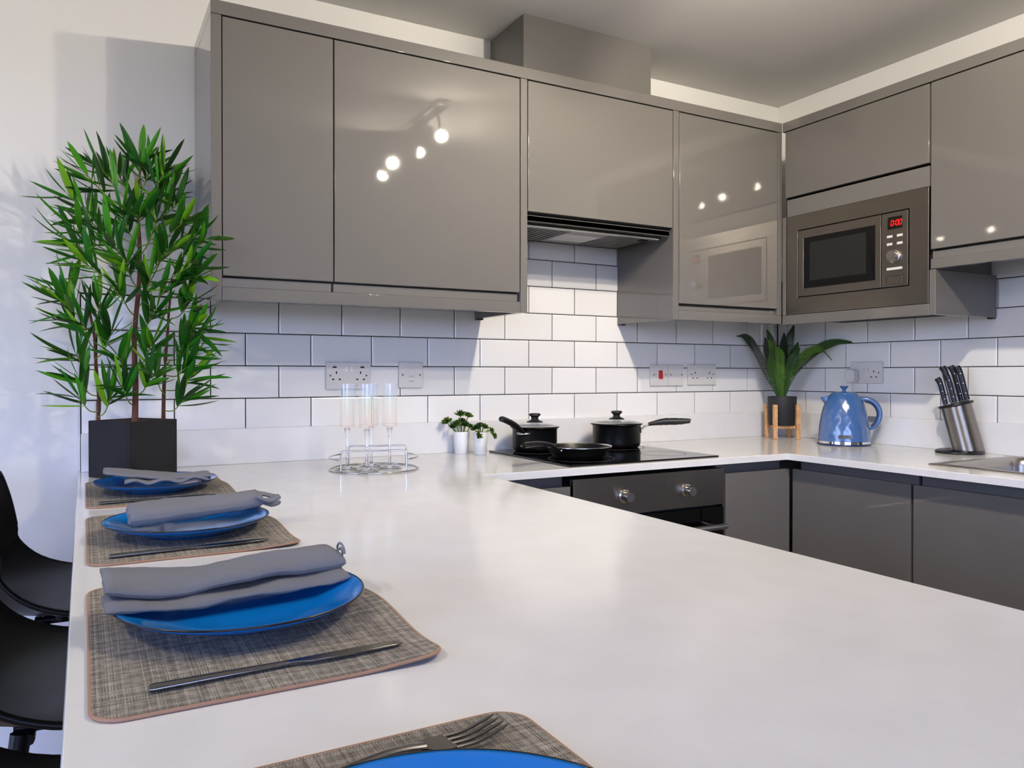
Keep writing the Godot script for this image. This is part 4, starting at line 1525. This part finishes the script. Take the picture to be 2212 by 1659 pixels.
	tag(part("twigs", twig, M.twig_green, t), "", "", "", "stuff")
	for q in 5:
		var st := SurfaceTool.new()
		st.begin(Mesh.PRIMITIVE_TRIANGLES)
		for j in rest[q].size():
			st.append_from(variants[(j + q) % 6], 0, rest[q][j])
		if rest[q].size():
			tag(part("small_leaves", st.commit(), M["leaf_%d" % q], t), "", "", "", "stuff")

# ---------------------------------------------------------------- flutes
func flutes() -> void:
	var at := V(0.399, TOP, 0.338)
	var turn := turned(at)
	var t := thing("glass_rack", "round chrome wire rack holding the champagne flutes on the worktop", "rack", at, turn)
	var wire := 0.0022
	var ring := func(r: float, y: float, a0: float, a1: float, steps: int) -> Array:
		var o := []
		for s in steps + 1:
			var a := deg_to_rad(a0 + (a1 - a0) * s / steps)
			o.append(V(cos(a) * r, y, sin(a) * r))
		return o
	part("base_ring", MB.new().tube(ring.call(0.127, 0.0024, 0, 360, 72), wire, 8, 1.0, Vector3.UP, false), M.chrome, t)
	for q in [[0.080, 0.060, -0.090, 0.090], [-0.072, 0.060, -0.074, 0.094]]:
		var z: float = q[0]
		part("guard_rail", MB.new().tube(smooth([V(q[2], 0.003, z), V(q[2], 0.050, z), V(q[2] + 0.008, q[1], z), V((q[2] + q[3]) * 0.5, q[1], z), V(q[3] - 0.008, q[1], z), V(q[3], 0.050, z), V(q[3], 0.003, z)], 6), wire, 8), M.chrome, t)
	part("handle_loop", MB.new().tube(ring.call(0.127, 0.036, -38, 40, 20), wire, 8), M.chrome, t)
	part("handle_loop", MB.new().tube(ring.call(0.127, 0.036, 140, 218, 20), wire, 8), M.chrome, t)
	var spots := [V(-0.076, 0, 0.004), V(-0.020, 0, 0.058), V(-0.008, 0, -0.056), V(0.045, 0, 0.0)]
	var cr := MB.new()
	for s in spots:
		cr.tube(ring.call(0.0335, 0.0024, 0, 360, 28).map(func(p): return p + s), 0.0016, 6, 1.0, Vector3.UP, false)
	part("base_wires", cr, M.chrome, t)
	# one flute
	var names := ["iridescent champagne flute standing leftmost in the wire rack", "iridescent champagne flute at the front middle of the wire rack", "iridescent champagne flute at the back middle, half behind the front one", "iridescent champagne flute standing rightmost in the wire rack"]
	var first: Node3D
	for q in 4:
		var wp: Vector3 = t.transform * (spots[q] + V(0, 0.0045, 0))
		if q > 0:
			copy(first, names[q], wp, turn + q * 0.7)
			continue
		var fl := thing("champagne_flute", names[q], "glass", wp, turn, "champagne flutes in the wire rack")
		first = fl
		var st := MB.new()
		st.lathe([Vector2(0.0, 0.0), Vector2(0.030, 0.0), Vector2(0.0305, 0.0012), Vector2(0.020, 0.0026), Vector2(0.008, 0.0055), Vector2(0.0042, 0.012), Vector2(0.0036, 0.05), Vector2(0.0042, 0.085), Vector2(0.0070, 0.110), Vector2(0.0085, 0.113), Vector2(0.0060, 0.1165), Vector2(0.0, 0.117)], 28, 60)
		part("stem", st, M.stem_glass, fl)
		var bw := MB.new()
		var pr := [Vector2(0.0, 0.118), Vector2(0.0195, 0.1185), Vector2(0.0212, 0.121), Vector2(0.0213, 0.150), Vector2(0.0213, 0.190), Vector2(0.0211, 0.225), Vector2(0.0209, 0.2425)]
		var cols := [Color(0.80, 0.52, 0.42), Color(0.85, 0.55, 0.42), Color(0.85, 0.60, 0.46), Color(0.86, 0.72, 0.52), Color(0.70, 0.82, 0.62), Color(0.45, 0.60, 0.85), Color(0.55, 0.55, 0.75)]
		for j in pr.size() - 1:
			var k0 := bw.v.size()
			bw.lathe([pr[j], pr[j + 1]], 32)
			for e in range(k0, bw.v.size()):
				var s: float = 0.0 if absf(bw.v[e].y - pr[j].y) < 1e-5 else 1.0
				bw.k[e] = cols[j].lerp(cols[j + 1], s)
		part("bowl", bw, M.flute_glass, fl)

# ---------------------------------------------------------------- succulents
func succulent_leaf() -> ArrayMesh:
	var b := MB.new()
	var pts := []
	var rad := []
	for a in 6:
		var s := a / 5.0
		pts.append(V(0, s, 0.12 * s * s))
		rad.append([0.08, 0.20, 0.27, 0.28, 0.20, 0.03][a])
	b.tube(pts, rad, 7, 0.45, V(0, 0, 1))
	return b.mesh()

func rosette(t: Node3D, c: Vector3, d: Vector3, r: float, lm: ArrayMesh, count: int, tone: int) -> void:
	var bs := leaf_basis(d, 0.0)
	for q in count:
		var a := q * 2.39996
		var open := lerpf(0.25, 1.35, float(q) / count)
		var ld := (bs.y * cos(open) + (bs.x * cos(a) + bs.z * sin(a)) * sin(open)).normalized()
		var o := part("leaf", lm, M["succulent_%d" % (tone if q % 4 else (tone + 1) % 3)], t)
		o.transform = Transform3D(leaf_basis(ld, a).scaled(Vector3.ONE * r * lerpf(0.75, 1.0, float(q) / count)), c)
	var blush := MB.new()
	blush.x = Transform3D(bs, c)
	blush.lathe([Vector2(0.0, r * 0.62), Vector2(r * 0.10, r * 0.55), Vector2(r * 0.13, r * 0.3), Vector2(0.0, r * 0.2)].duplicate(), 8)
	part("bud", blush, M.leaf_blush, t)

func succulents() -> void:
	rng.seed = 5
	var lm := succulent_leaf()
	var at := V(0.808, TOP, 0.062)
	var tn := turned(at)
	var t := thing("potted_succulent", "taller artificial succulent in a white pot, left of the two", "potted plant", at, tn, "small succulents in white pots")
	var pot := func(tt: Node3D, h: float, r0: float, r1: float) -> void:
		part("pot", MB.new().lathe([Vector2(0.0, 0.0005), Vector2(r0 - 0.001, 0.0005), Vector2(r0, 0.002), Vector2(r1, h - 0.001), Vector2(r1 - 0.0005, h), Vector2(r1 - 0.0022, h - 0.001), Vector2(r1 - 0.003, h - 0.010)], 36), M.white_ceramic, tt)
		part("soil", MB.new().lathe([Vector2(r1 - 0.0026, h - 0.009), Vector2(0.0, h - 0.006)], 24), M.soil, tt)
	pot.call(t, 0.0765, 0.0240, 0.0285)
	var stems := [[V(-0.050, 0.108, 0.010), 0.024, 1], [V(-0.004, 0.132, 0.0), 0.025, 0], [V(0.023, 0.128, 0.004), 0.021, 1], [V(-0.018, 0.100, 0.022), 0.022, 0], [V(0.010, 0.098, 0.022), 0.022, 2], [V(0.028, 0.092, 0.012), 0.018, 0], [V(-0.028, 0.092, 0.014), 0.019, 2], [V(0.0, 0.108, -0.014), 0.022, 2]]
	for s in stems:
		var c: Vector3 = s[0]
		part("stem", MB.new().tube([V(c.x * 0.3, 0.068, c.z * 0.3), c * V(0.8, 1.0, 0.8) - V(0, 0.012, 0), c], 0.0018, 6), M.twig_green, t)
		rosette(t, c, V(c.x * 12.0, 1.0, c.z * 14.0 + 0.35), s[1], lm, 15, s[2])
	at = V(0.851, TOP, 0.122)
	t = thing("potted_succulent", "lower artificial succulent trailing over its white pot, next to the hob", "potted plant", at, tn, "small succulents in white pots")
	pot.call(t, 0.0770, 0.0215, 0.0245)
	stems = [[V(-0.012, 0.090, 0.010), 0.021, 2], [V(0.012, 0.092, 0.008), 0.021, 0], [V(0.000, 0.096, -0.010), 0.020, 2], [V(-0.005, 0.068, 0.031), 0.017, 0], [V(0.044, 0.064, 0.010), 0.017, 1], [V(0.034, 0.080, 0.0), 0.018, 1], [V(-0.022, 0.084, -0.006), 0.016, 1]]
	for s in stems:
		var c: Vector3 = s[0]
		part("stem", MB.new().tube([V(c.x * 0.3, 0.070, c.z * 0.3), V(c.x * 0.8, maxf(c.y, 0.084), c.z * 0.8), c], 0.0018, 6), M.twig_green, t)
		rosette(t, c, V(c.x * 14.0, 1.0 if c.y > 0.08 else 0.1, c.z * 14.0 + 0.3), s[1], lm, 13, s[2])

# ---------------------------------------------------------------- pans
func pan_body(r: float, h: float) -> MB:
	return MB.new().lathe([Vector2(0.0, 0.0006), Vector2(r - 0.014, 0.0006), Vector2(r - 0.006, 0.003), Vector2(r - 0.001, 0.011), Vector2(r, 0.018), Vector2(r, h - 0.008), Vector2(r + 0.003, h - 0.003), Vector2(r + 0.009, h), Vector2(r + 0.0085, h + 0.0012), Vector2(r + 0.001, h - 0.002), Vector2(r - 0.0025, h - 0.009), Vector2(r - 0.0025, 0.012), Vector2(r - 0.010, 0.005), Vector2(0.0, 0.004)], 64, 50)

func pan_lid(label: String, at: Vector3, r: float) -> void:
	var t := thing("pan_lid", label, "pan lid", at, 0, "glass pan lids with black knobs")
	part("glass", MB.new().lathe([Vector2(r - 0.002, 0.0025), Vector2(r * 0.75, 0.0095), Vector2(r * 0.45, 0.0145), Vector2(0.012, 0.0175)], 56, 60), M.lid_glass, t)
	part("rim", MB.new().lathe([Vector2(r - 0.004, 0.0), Vector2(r + 0.002, 0.0), Vector2(r + 0.003, 0.0016), Vector2(r, 0.0038), Vector2(r - 0.004, 0.0040), Vector2(r - 0.004, 0.0)], 56), M.satin_metal, t)
	part("knob", MB.new().lathe([Vector2(0.0, 0.0150), Vector2(0.028, 0.0155), Vector2(0.0285, 0.0180), Vector2(0.020, 0.0215), Vector2(0.013, 0.0245), Vector2(0.0125, 0.032), Vector2(0.0165, 0.0365), Vector2(0.0205, 0.0395), Vector2(0.0205, 0.0435), Vector2(0.017, 0.0465), Vector2(0.0, 0.0475)], 32, 50), M.black_soft, t)

func pans() -> void:
	var y := TOP + 0.0062
	# left saucepan, its handle towards the room
	var at := V(1.050, y, 0.150)
	var tn := turned(at)
	var t := thing("saucepan", "smaller dark saucepan at the back left of the hob, handle pointing out", "saucepan", at, tn, "dark saucepans with glass lids")
	var h := 0.083
	part("body", pan_body(0.0785, h), M.pan_coat, t)
	var d := V(-0.425, 0, 0.905)
	part("clip", MB.new().tube([d * 0.0785 + V(-0.024, 0.064, -0.010), d * 0.082 + V(-0.012, 0.064, -0.004), d * 0.0835 + V(0, 0.064, 0), d * 0.082 + V(0.014, 0.064, -0.003), d * 0.0785 + V(0.026, 0.064, -0.008)], 0.0075, 10, 0.9), M.chrome, t, "shiny steel handle clip")
	var hp := smooth([d * 0.086 + V(0, 0.068, 0), d * 0.115 + V(0, 0.080, 0), d * 0.17 + V(0, 0.103, 0), d * 0.235 + V(0, 0.121, 0), d * 0.250 + V(0, 0.123, 0)], 4)
	var hr := []
	for q in hp.size():
		var s := float(q) / (hp.size() - 1)
		hr.append(lerpf(0.0065, 0.0125, smoothstep(0.05, 0.45, s)) * (1.0 if q < hp.size() - 1 else 0.6))
	part("handle", MB.new().tube(hp, hr, 12, 0.75), M.black_soft, t)
	pan_lid("domed glass lid with black knob on the smaller left saucepan", at + V(0, h + 0.0015, 0), 0.080)
	# right saucepan
	at = V(1.388, y, 0.172)
	tn = turned(at)
	t = thing("saucepan", "larger dark saucepan at the back right of the hob, handle to the right", "saucepan", at, tn, "dark saucepans with glass lids")
	h = 0.085
	part("body", pan_body(0.0880, h), M.pan_coat, t)
	part("clip", MB.new().tube(smooth([V(0.087, 0.066, 0.014), V(0.095, 0.070, 0.010), V(0.104, 0.078, 0.004), V(0.122, 0.083, 0)], 4), 0.0040, 8), M.chrome, t, "steel handle rod")
	part("bracket", MB.new().box(V(0.0890, 0.064, 0.006), V(0.004, 0.022, 0.024), 0.0015), M.chrome, t)
	hp = smooth([V(0.116, 0.084, 0), V(0.145, 0.090, 0), V(0.180, 0.0945, 0), V(0.225, 0.0955, 0), V(0.262, 0.0975, 0), V(0.267, 0.0975, 0)], 4)
	hr = []
	for q in hp.size():
		var s := float(q) / (hp.size() - 1)
		var rr := lerpf(0.0065, 0.0128, smoothstep(0.0, 0.4, s)) - 0.0065 * smoothstep(0.5, 1.0, s)
		hr.append(rr * (1.0 if q < hp.size() - 1 else 0.6) + 0.0006 * sin(s * 50.0) * smoothstep(0.2, 0.4, s))
	part("handle", MB.new().tube(hp, hr, 12, 1.0), M.black_soft, t)
	pan_lid("domed glass lid with black knob on the larger right saucepan", at + V(0, h + 0.0015, 0), 0.0895)
	# frying pan
	at = V(1.043, y, 0.438)
	tn = turned(at)
	t = thing("frying_pan", "black frying pan at the front left of the hob", "frying pan", at, tn)
	part("body", MB.new().lathe([Vector2(0.0, 0.0006), Vector2(0.074, 0.0006), Vector2(0.080, 0.003), Vector2(0.092, 0.018), Vector2(0.1035, 0.0385), Vector2(0.1060, 0.0400)], 64, 50), M.black_plastic, t)
	part("inside", MB.new().lathe([Vector2(0.1015, 0.0385), Vector2(0.090, 0.0185), Vector2(0.078, 0.0055), Vector2(0.070, 0.0036), Vector2(0.0, 0.0036)], 64, 50), M.pan_inside, t)
	part("rim", MB.new().lathe([Vector2(0.1060, 0.0400), Vector2(0.1058, 0.0412), Vector2(0.1040, 0.0414), Vector2(0.1015, 0.0385)], 64, 50), M.satin_metal, t)
	d = V(-0.60, 0, 0.80)
	hp = smooth([d * 0.100 + V(0, 0.026, 0), d * 0.118 + V(0, 0.040, 0), d * 0.145 + V(0, 0.053, 0), d * 0.20 + V(0, 0.060, 0), d * 0.262 + V(0, 0.060, 0), d * 0.268 + V(0, 0.060, 0)], 4)
	hr = []
	for q in hp.size():
		hr.append((0.0085 + 0.004 * smoothstep(0.2, 0.8, float(q) / hp.size())) * (1.0 if q < hp.size() - 1 else 0.5))
	part("handle", MB.new().tube(hp, hr, 12, 0.7), M.black_plastic, t)
	for s in [-1, 1]:
		var rv := MB.new()
		rv.x = Transform3D(Basis(V(0, 0, 1), -0.5), d * 0.103 + d.cross(Vector3.UP) * 0.010 * s + V(0, 0.0325, 0))
		rv.lathe([Vector2(0.0045, 0.0), Vector2(0.004, 0.003), Vector2(0.002, 0.0045), Vector2(0.0, 0.0048)], 14)
		part("rivet", rv, M.chrome, t)

# ---------------------------------------------------------------- fern
func frond(t: Node3D, pts: Array, tone: int, width: float, side: Vector3) -> void:
	var sm := smooth(pts, 8)
	var b := MB.new()
	var m := sm.size()
	for j in m - 1:
		var s := float(j) / (m - 1)
		var d: Vector3 = (sm[mini(j + 1, m - 1)] - sm[maxi(j - 1, 0)]).normalized()
		var sd := (side - d * side.dot(d)).normalized()
		var nn := sd.cross(d).normalized()
		var ww: float = width * (0.35 + 0.65 * smoothstep(0.0, 0.25, s)) * (1.0 - smoothstep(0.55, 1.0, s) * 0.85)
		for k in 2:
			var off: Vector3 = sm[j].lerp(sm[j + 1], 0.5 * k)
			for sg in [-1.0, 1.0]:
				var tip: Vector3 = off + (sd * sg * 0.92 + d * 0.38 + nn * 0.20) * ww
				var hw: Vector3 = d * 0.0029
				var mid: Vector3 = off.lerp(tip, 0.55) + nn * 0.0006
				var a := b.vert(off - hw * 0.6, nn)
				var a2 := b.vert(off + hw * 0.6, nn)
				var c := b.vert(mid - hw, nn)
				var c2 := b.vert(mid + hw, nn)
				var e := b.vert(tip, nn)
				b.quad(a, a2, c2, c)
				b.tri(c, c2, e)
	b.tube(sm, 0.0011, 5)
	part("frond", b, M["fern_%d" % tone], t)

func fern() -> void:
	var fc := V(2.255, TOP, 0.150)
	var tn := turned(fc)
	var bs := Basis(V(0, 1, 0), tn)
	var at := fc + bs * V(0.0145, 0, -0.0175)
	var st := thing("plant_stand", "small pale wood stand with four legs under the fern pot in the corner", "plant stand", at, tn + 0.365)
	var q4 := 0.0485
	for sx in [-1, 1]:
		for sz in [-1, 1]:
			part("leg", MB.new().bx(V(sx * q4 - 0.0085, 0.0004, sz * q4 - 0.0085), V(sx * q4 + 0.0085, 0.146, sz * q4 + 0.0085), 0.0012), M.pale_wood, st)
	for s in [-1, 1]:
		part("cross_bar", MB.new().bx(V(-q4 + 0.0087, 0.044, s * 0.030 - 0.007), V(q4 - 0.0087, 0.0565, s * 0.030 + 0.007), 0.001).bx(V(-q4 + 0.0087 if s < 0 else q4 - 0.0150, 0.044, -q4 + 0.0087), V(-q4 + 0.0150 if s < 0 else q4 - 0.0087, 0.0565, q4 - 0.0087), 0.001), M.pale_wood, st)
	# the pot stands on the cross bars
	var t := thing("potted_fern", "artificial fern in a round charcoal pot, in the corner of the worktop", "potted plant", at + V(0, 0.0570, 0), tn)
	part("pot", MB.new().lathe([Vector2(0.0, 0.0), Vector2(0.052, 0.0), Vector2(0.0555, 0.003), Vector2(0.0595, 0.120), Vector2(0.0588, 0.1225), Vector2(0.0565, 0.1215), Vector2(0.0555, 0.112)], 48, 50), M.pot_charcoal, t)
	part("soil", MB.new().lathe([Vector2(0.056, 0.113), Vector2(0.0, 0.117)], 24), M.soil, t)
	var o := V(-0.0015, 0.118, 0.006)
	var fx := V(-0.0145, -0.057, -0.0175)   # measured from the corner point
	var F := func(a: float, b: float, z: float) -> Vector3: return V(a, b, z) + fx
	# [points, tone, width]
	frond(t, [o + V(-0.012, 0, 0), F.call(-0.045, 0.28, 0.02), F.call(-0.095, 0.385, 0.02), F.call(-0.135, 0.437, 0.02), F.call(-0.172, 0.440, 0.03)], 0, 0.024, V(0.8, 0.5, 0.3))
	frond(t, [o + V(-0.008, 0, -0.01), F.call(-0.012, 0.30, -0.02), F.call(-0.030, 0.41, -0.03), F.call(-0.048, 0.468, -0.03)], 1, 0.026, V(1, 0.2, 0.25))
	frond(t, [o + V(-0.004, 0, 0.0), F.call(-0.008, 0.30, 0.03), F.call(-0.020, 0.38, 0.05), F.call(-0.042, 0.418, 0.07)], 2, 0.024, V(1, 0.2, 0.3))
	frond(t, [o + V(0.004, 0, -0.01), F.call(0.025, 0.30, -0.03), F.call(0.045, 0.42, -0.03), F.call(0.062, 0.484, -0.03)], 0, 0.030, V(1, -0.2, 0.3))
	frond(t, [o + V(0.002, 0, -0.02), F.call(0.018, 0.32, -0.04), F.call(0.022, 0.40, -0.04), F.call(0.022, 0.452, -0.03)], 0, 0.026, V(1, 0, 0.35))
	frond(t, [o + V(0.010, 0, 0), F.call(0.060, 0.28, 0.02), F.call(0.125, 0.352, 0.03), F.call(0.180, 0.392, 0.04), F.call(0.235, 0.408, 0.06), F.call(0.288, 0.404, 0.08)], 1, 0.026, V(0.6, -0.7, 0.35))
	frond(t, [o + V(0.010, 0, 0.01), F.call(0.055, 0.29, 0.05), F.call(0.110, 0.36, 0.08), F.call(0.160, 0.375, 0.10), F.call(0.205, 0.330, 0.12)], 2, 0.022, V(0.6, -0.6, 0.4))
	frond(t, [o + V(0.0, 0, 0.01), F.call(0.006, 0.28, 0.05), F.call(0.004, 0.36, 0.07), F.call(-0.012, 0.392, 0.10)], 2, 0.026, V(1, 0.1, 0.2))
	frond(t, [o + V(0.006, 0, 0.01), F.call(0.035, 0.27, 0.05), F.call(0.060, 0.34, 0.07), F.call(0.082, 0.385, 0.06)], 1, 0.026, V(1, -0.4, 0.3))
	frond(t, [o + V(0.006, 0, -0.01), F.call(0.040, 0.31, -0.02), F.call(0.066, 0.37, -0.01), F.call(0.078, 0.41, 0.0)], 1, 0.024, V(1, -0.4, 0.3))
	frond(t, [o + V(-0.010, 0, 0.01), F.call(-0.020, 0.26, 0.04), F.call(-0.028, 0.33, 0.06), F.call(-0.030, 0.385, 0.08)], 1, 0.024, V(1, 0.1, 0.25))
	frond(t, [o + V(-0.012, 0, -0.01), F.call(-0.030, 0.30, 0.0), F.call(-0.045, 0.38, 0.0), F.call(-0.056, 0.432, 0.0)], 0, 0.022, V(1, 0.2, 0.25))

# ---------------------------------------------------------------- kettle
func kettle() -> void:
	var at := V(2.262, TOP, 0.470)
	var t := thing("kettle", "blue textured dome kettle with a chrome base ring on the right-hand worktop", "kettle", at, turned(at))
	part("base", MB.new().lathe([Vector2(0.0, 0.0005), Vector2(0.097, 0.0005), Vector2(0.098, 0.003), Vector2(0.097, 0.006), Vector2(0.0, 0.006)], 64), M.kettle_dark, t)
	part("base_ring", MB.new().lathe([Vector2(0.094, 0.006), Vector2(0.0965, 0.007), Vector2(0.0955, 0.0165), Vector2(0.093, 0.017)], 64), M.chrome, t, "chrome ring")
	# faceted body: the profile pressed into a pattern of shallow diamonds
	var pr := [Vector2(0.0955, 0.0172), Vector2(0.0950, 0.0195), Vector2(0.0935, 0.040), Vector2(0.0915, 0.065), Vector2(0.0885, 0.090), Vector2(0.0840, 0.115), Vector2(0.0780, 0.140), Vector2(0.0715, 0.160), Vector2(0.0635, 0.178), Vector2(0.0550, 0.1905), Vector2(0.0480, 0.1985)]
	var cv := Curve2D.new()
	for p in pr:
		cv.add_point(p)
	var L := cv.get_baked_length()
	var rows := []
	for a in 49:
		var p := cv.sample_baked(L * a / 48.0)
		var row := []
		for q in 121:
			var an := TAU * q / 120.0
			var s := p.y * 40.0
			var ph := an * 15.0 / TAU * 2.0
			var w := absf(fposmod(ph + s, 2.0) - 1.0) + absf(fposmod(ph - s, 2.0) - 1.0)
			var amt := 0.0 if a < 3 or a > 46 else 0.0007
			var r := p.x + (w - 1.0) * amt
			row.append(V(cos(an) * r, p.y, sin(an) * r))
		rows.append(row)
	part("body", MB.new().curl(rows, -1.0), M.kettle_blue, t)
	part("lid", MB.new().lathe([Vector2(0.0485, 0.1980), Vector2(0.0480, 0.2000), Vector2(0.0400, 0.2035), Vector2(0.0220, 0.2065), Vector2(0.0, 0.2072)], 48, 60), M.kettle_blue, t)
	part("lid_knob", MB.new().lathe([Vector2(0.009, 0.2068), Vector2(0.0062, 0.2095), Vector2(0.0070, 0.2140), Vector2(0.0125, 0.2215), Vector2(0.0165, 0.2265), Vector2(0.0160, 0.2285), Vector2(0.0, 0.2305)], 32, 50), M.kettle_blue, t)
	# spout at the left
	var sp := MB.new()
	var rr := []
	for e in [[V(-0.064, 0.147, 0), 0.012], [V(-0.073, 0.160, 0), 0.013], [V(-0.080, 0.171, 0), 0.012], [V(-0.0880, 0.1835, 0), 0.0085]]:
		var row := []
		for q in 17:
			var an := lerpf(-PI * 0.5, PI * 0.5, q / 16.0)
			var back: float = (1.0 - cos(an))
			row.append(e[0] + V(back * 0.030, back * 0.006, sin(an) * e[1] * 1.5))
		rr.append(row)
	sp.curl(rr, 1.0)
	var top := []
	for q in 17:
		top.append(V(-0.050, 0.190, rr[3][q].z * 0.9))
	sp.sheet([rr[3], top], V(0, 1, 0))
	part("spout", sp, M.kettle_blue, t)
	# handle: a flat loop at the right
	var hp := smooth([V(0.058, 0.176, 0), V(0.078, 0.1785, 0), V(0.102, 0.170, 0), V(0.121, 0.148, 0), V(0.128, 0.120, 0), V(0.122, 0.092, 0), V(0.108, 0.072, 0), V(0.090, 0.062, 0)], 6)
	var hr := []
	for q in hp.size():
		var s := float(q) / (hp.size() - 1)
		hr.append(lerpf(0.0092, 0.0052, smoothstep(0.55, 1.0, s)))
	part("handle", MB.new().tube(hp, hr, 14, 1.25, V(0, 0, 1)), M.kettle_blue, t)
	part("handle_inlay", MB.new().tube(hp.slice(5, 40).map(func(p): return V(p.x - (p.x - 0.075) * 0.14, p.y - (p.y - 0.118) * 0.14, 0)), 0.0055, 10, 0.9, V(0, 0, 1)), M.kettle_dark, t)
	# oval metal badge low on the front
	var bd := MB.new()
	bd.x = Transform3D(Basis(V(1, 0, 0), -0.06), V(0.004, 0.0360, 0.0925))
	bd.prism(rrect(Vector2(-0.0255, -0.0065), Vector2(0.0255, 0.0065), 0.0064, 6), 0.0, 0.0026, 0.0008)
	var badge := part("badge", bd, M.chrome, t, "small oval metal badge")
	var en := MB.new()
	en.x = Transform3D(Basis(V(1, 0, 0), -0.06), V(0.004, 0.0360, 0.0951))
	for e in [[-0.013, 0.0024, 0.010, 0.0009], [-0.013, -0.0024, 0.010, 0.0009], [0.006, 0.0020, 0.012, 0.0009], [-0.0075, 0.0, 0.0009, 0.0050], [-0.001, 0.0, 0.0009, 0.0050]]:
		en.box(V(e[0], e[1], 0.0001), V(e[2], e[3], 0.0004), 0.0001)
	part("engraving", en, M.kettle_dark, badge)

# ---------------------------------------------------------------- knife block
func knife_block() -> void:
	var at := V(2.334, TOP, 0.884)
	var t := thing("knife_block", "slanted round stainless steel knife block on a black foot near the sink", "knife block", at, turned(at))
	var tn := t.rotation.y
	part("foot", MB.new().lathe([Vector2(0.0, 0.0005), Vector2(0.074, 0.0005), Vector2(0.077, 0.003), Vector2(0.076, 0.008), Vector2(0.070, 0.0115), Vector2(0.0, 0.012)], 56), M.black_plastic, t)
	# the leaning cylinder
	var lean := deg_to_rad(13.6)
	var ax := Basis(V(0, 0, 1), lean)
	var o := V(0.026, 0.011, -0.006)
	var cy := MB.new()
	var ring0 := []
	var ring1 := []
	var Lh := 0.158
	for q in 57:
		var a := TAU * q / 56.0
		var rim := ax * V(cos(a) * 0.049, 0, sin(a) * 0.049)
		var up := ax * V(0, 1, 0)
		var k := (0.0 - rim.y) / up.y
		ring0.append(o + rim + up * k)
		ring1.append(o + rim + up * Lh)
	for q in 56:
		var n0: Vector3 = ((ring0[q] - o) * V(1, 0, 1)).normalized()
		var n1: Vector3 = ((ring0[q + 1] - o) * V(1, 0, 1)).normalized()
		cy.quad(cy.vert(ring0[q], n0, Vector2(q * 0.0055, 0)), cy.vert(ring0[q + 1], n1, Vector2(q * 0.0055 + 0.0055, 0)), cy.vert(ring1[q + 1], n1, Vector2(q * 0.0055 + 0.0055, Lh)), cy.vert(ring1[q], n0, Vector2(q * 0.0055, Lh)))
	part("cylinder", cy, M.steel, t)
	var tp := MB.new()
	tp.x = Transform3D(ax, o + ax * V(0, Lh, 0))
	tp.lathe([Vector2(0.045, -0.002), Vector2(0.055, 0.0), Vector2(0.056, 0.004), Vector2(0.054, 0.008), Vector2(0.030, 0.009), Vector2(0.0, 0.009)], 48)
	part("top_cap", tp, M.black_plastic, t)
	# knives stand in the block
	var ks := [["smallest black-handled knife, leftmost in the steel block", V(-0.030, 0, 0.018), 0.098, 0.0085], ["tall black-handled knife, second from the left in the steel block", V(-0.006, 0, -0.018), 0.134, 0.0095], ["black-handled knife with three bright rivets, front middle of the steel block", V(-0.002, 0, 0.026), 0.105, 0.0090], ["tallest black-handled knife, centre back of the steel block", V(0.020, 0, -0.010), 0.130, 0.0095], ["black-handled knife, rightmost in the steel block", V(0.037, 0, 0.006), 0.124, 0.0095]]
	for k in ks:
		var lp: Vector3 = o + ax * (V(0, Lh + 0.0092, 0) + k[1])
		var kt := thing("kitchen_knife", k[0], "knife", t.transform * lp, tn, "black-handled knives in the steel block")
		kt.basis = Basis(V(0, 1, 0), tn) * ax
		var hl: float = k[2]
		var r: float = k[3]
		var hm := MB.new()
		var pts := [V(0, 0.004, 0), V(0, 0.016, 0), V(0.001, hl * 0.5, 0), V(0, hl * 0.85, 0), V(-0.004, hl * 0.97, 0), V(-0.005, hl, 0)]
		hm.tube(smooth(pts, 3), [r * 0.9, r * 1.0, r * 0.98, r * 0.95, r * 0.95, r * 0.95, r * 1.0, r * 1.05, r * 1.05, r * 1.1, r * 1.15, r * 1.2, r * 1.22, r * 1.1, r * 0.9, r * 0.6], 12, 0.65, V(0, 0, 1))
		part("handle", hm, M.black_plastic, kt)
		part("tang", MB.new().tube([V(-0.0002 - r, 0.006, 0), V(-r * 0.98, hl * 0.8, 0)], 0.0016, 6), M.cutlery, kt)
		part("bolster", MB.new().box(V(0, 0.0025, 0), V(r * 1.7, 0.005, r * 1.1), 0.001), M.cutlery, kt)
		for f in [0.22, 0.50, 0.78]:
			var rv := MB.new()
			rv.x = Transform3D(Basis(V(1, 0, 0), PI / 2), V(0.001, hl * f, r * 0.62))
			rv.lathe([Vector2(0.0026, 0), Vector2(0.0022, 0.0010), Vector2(0.0, 0.0012)], 12)
			part("rivet", rv, M.chrome, kt)
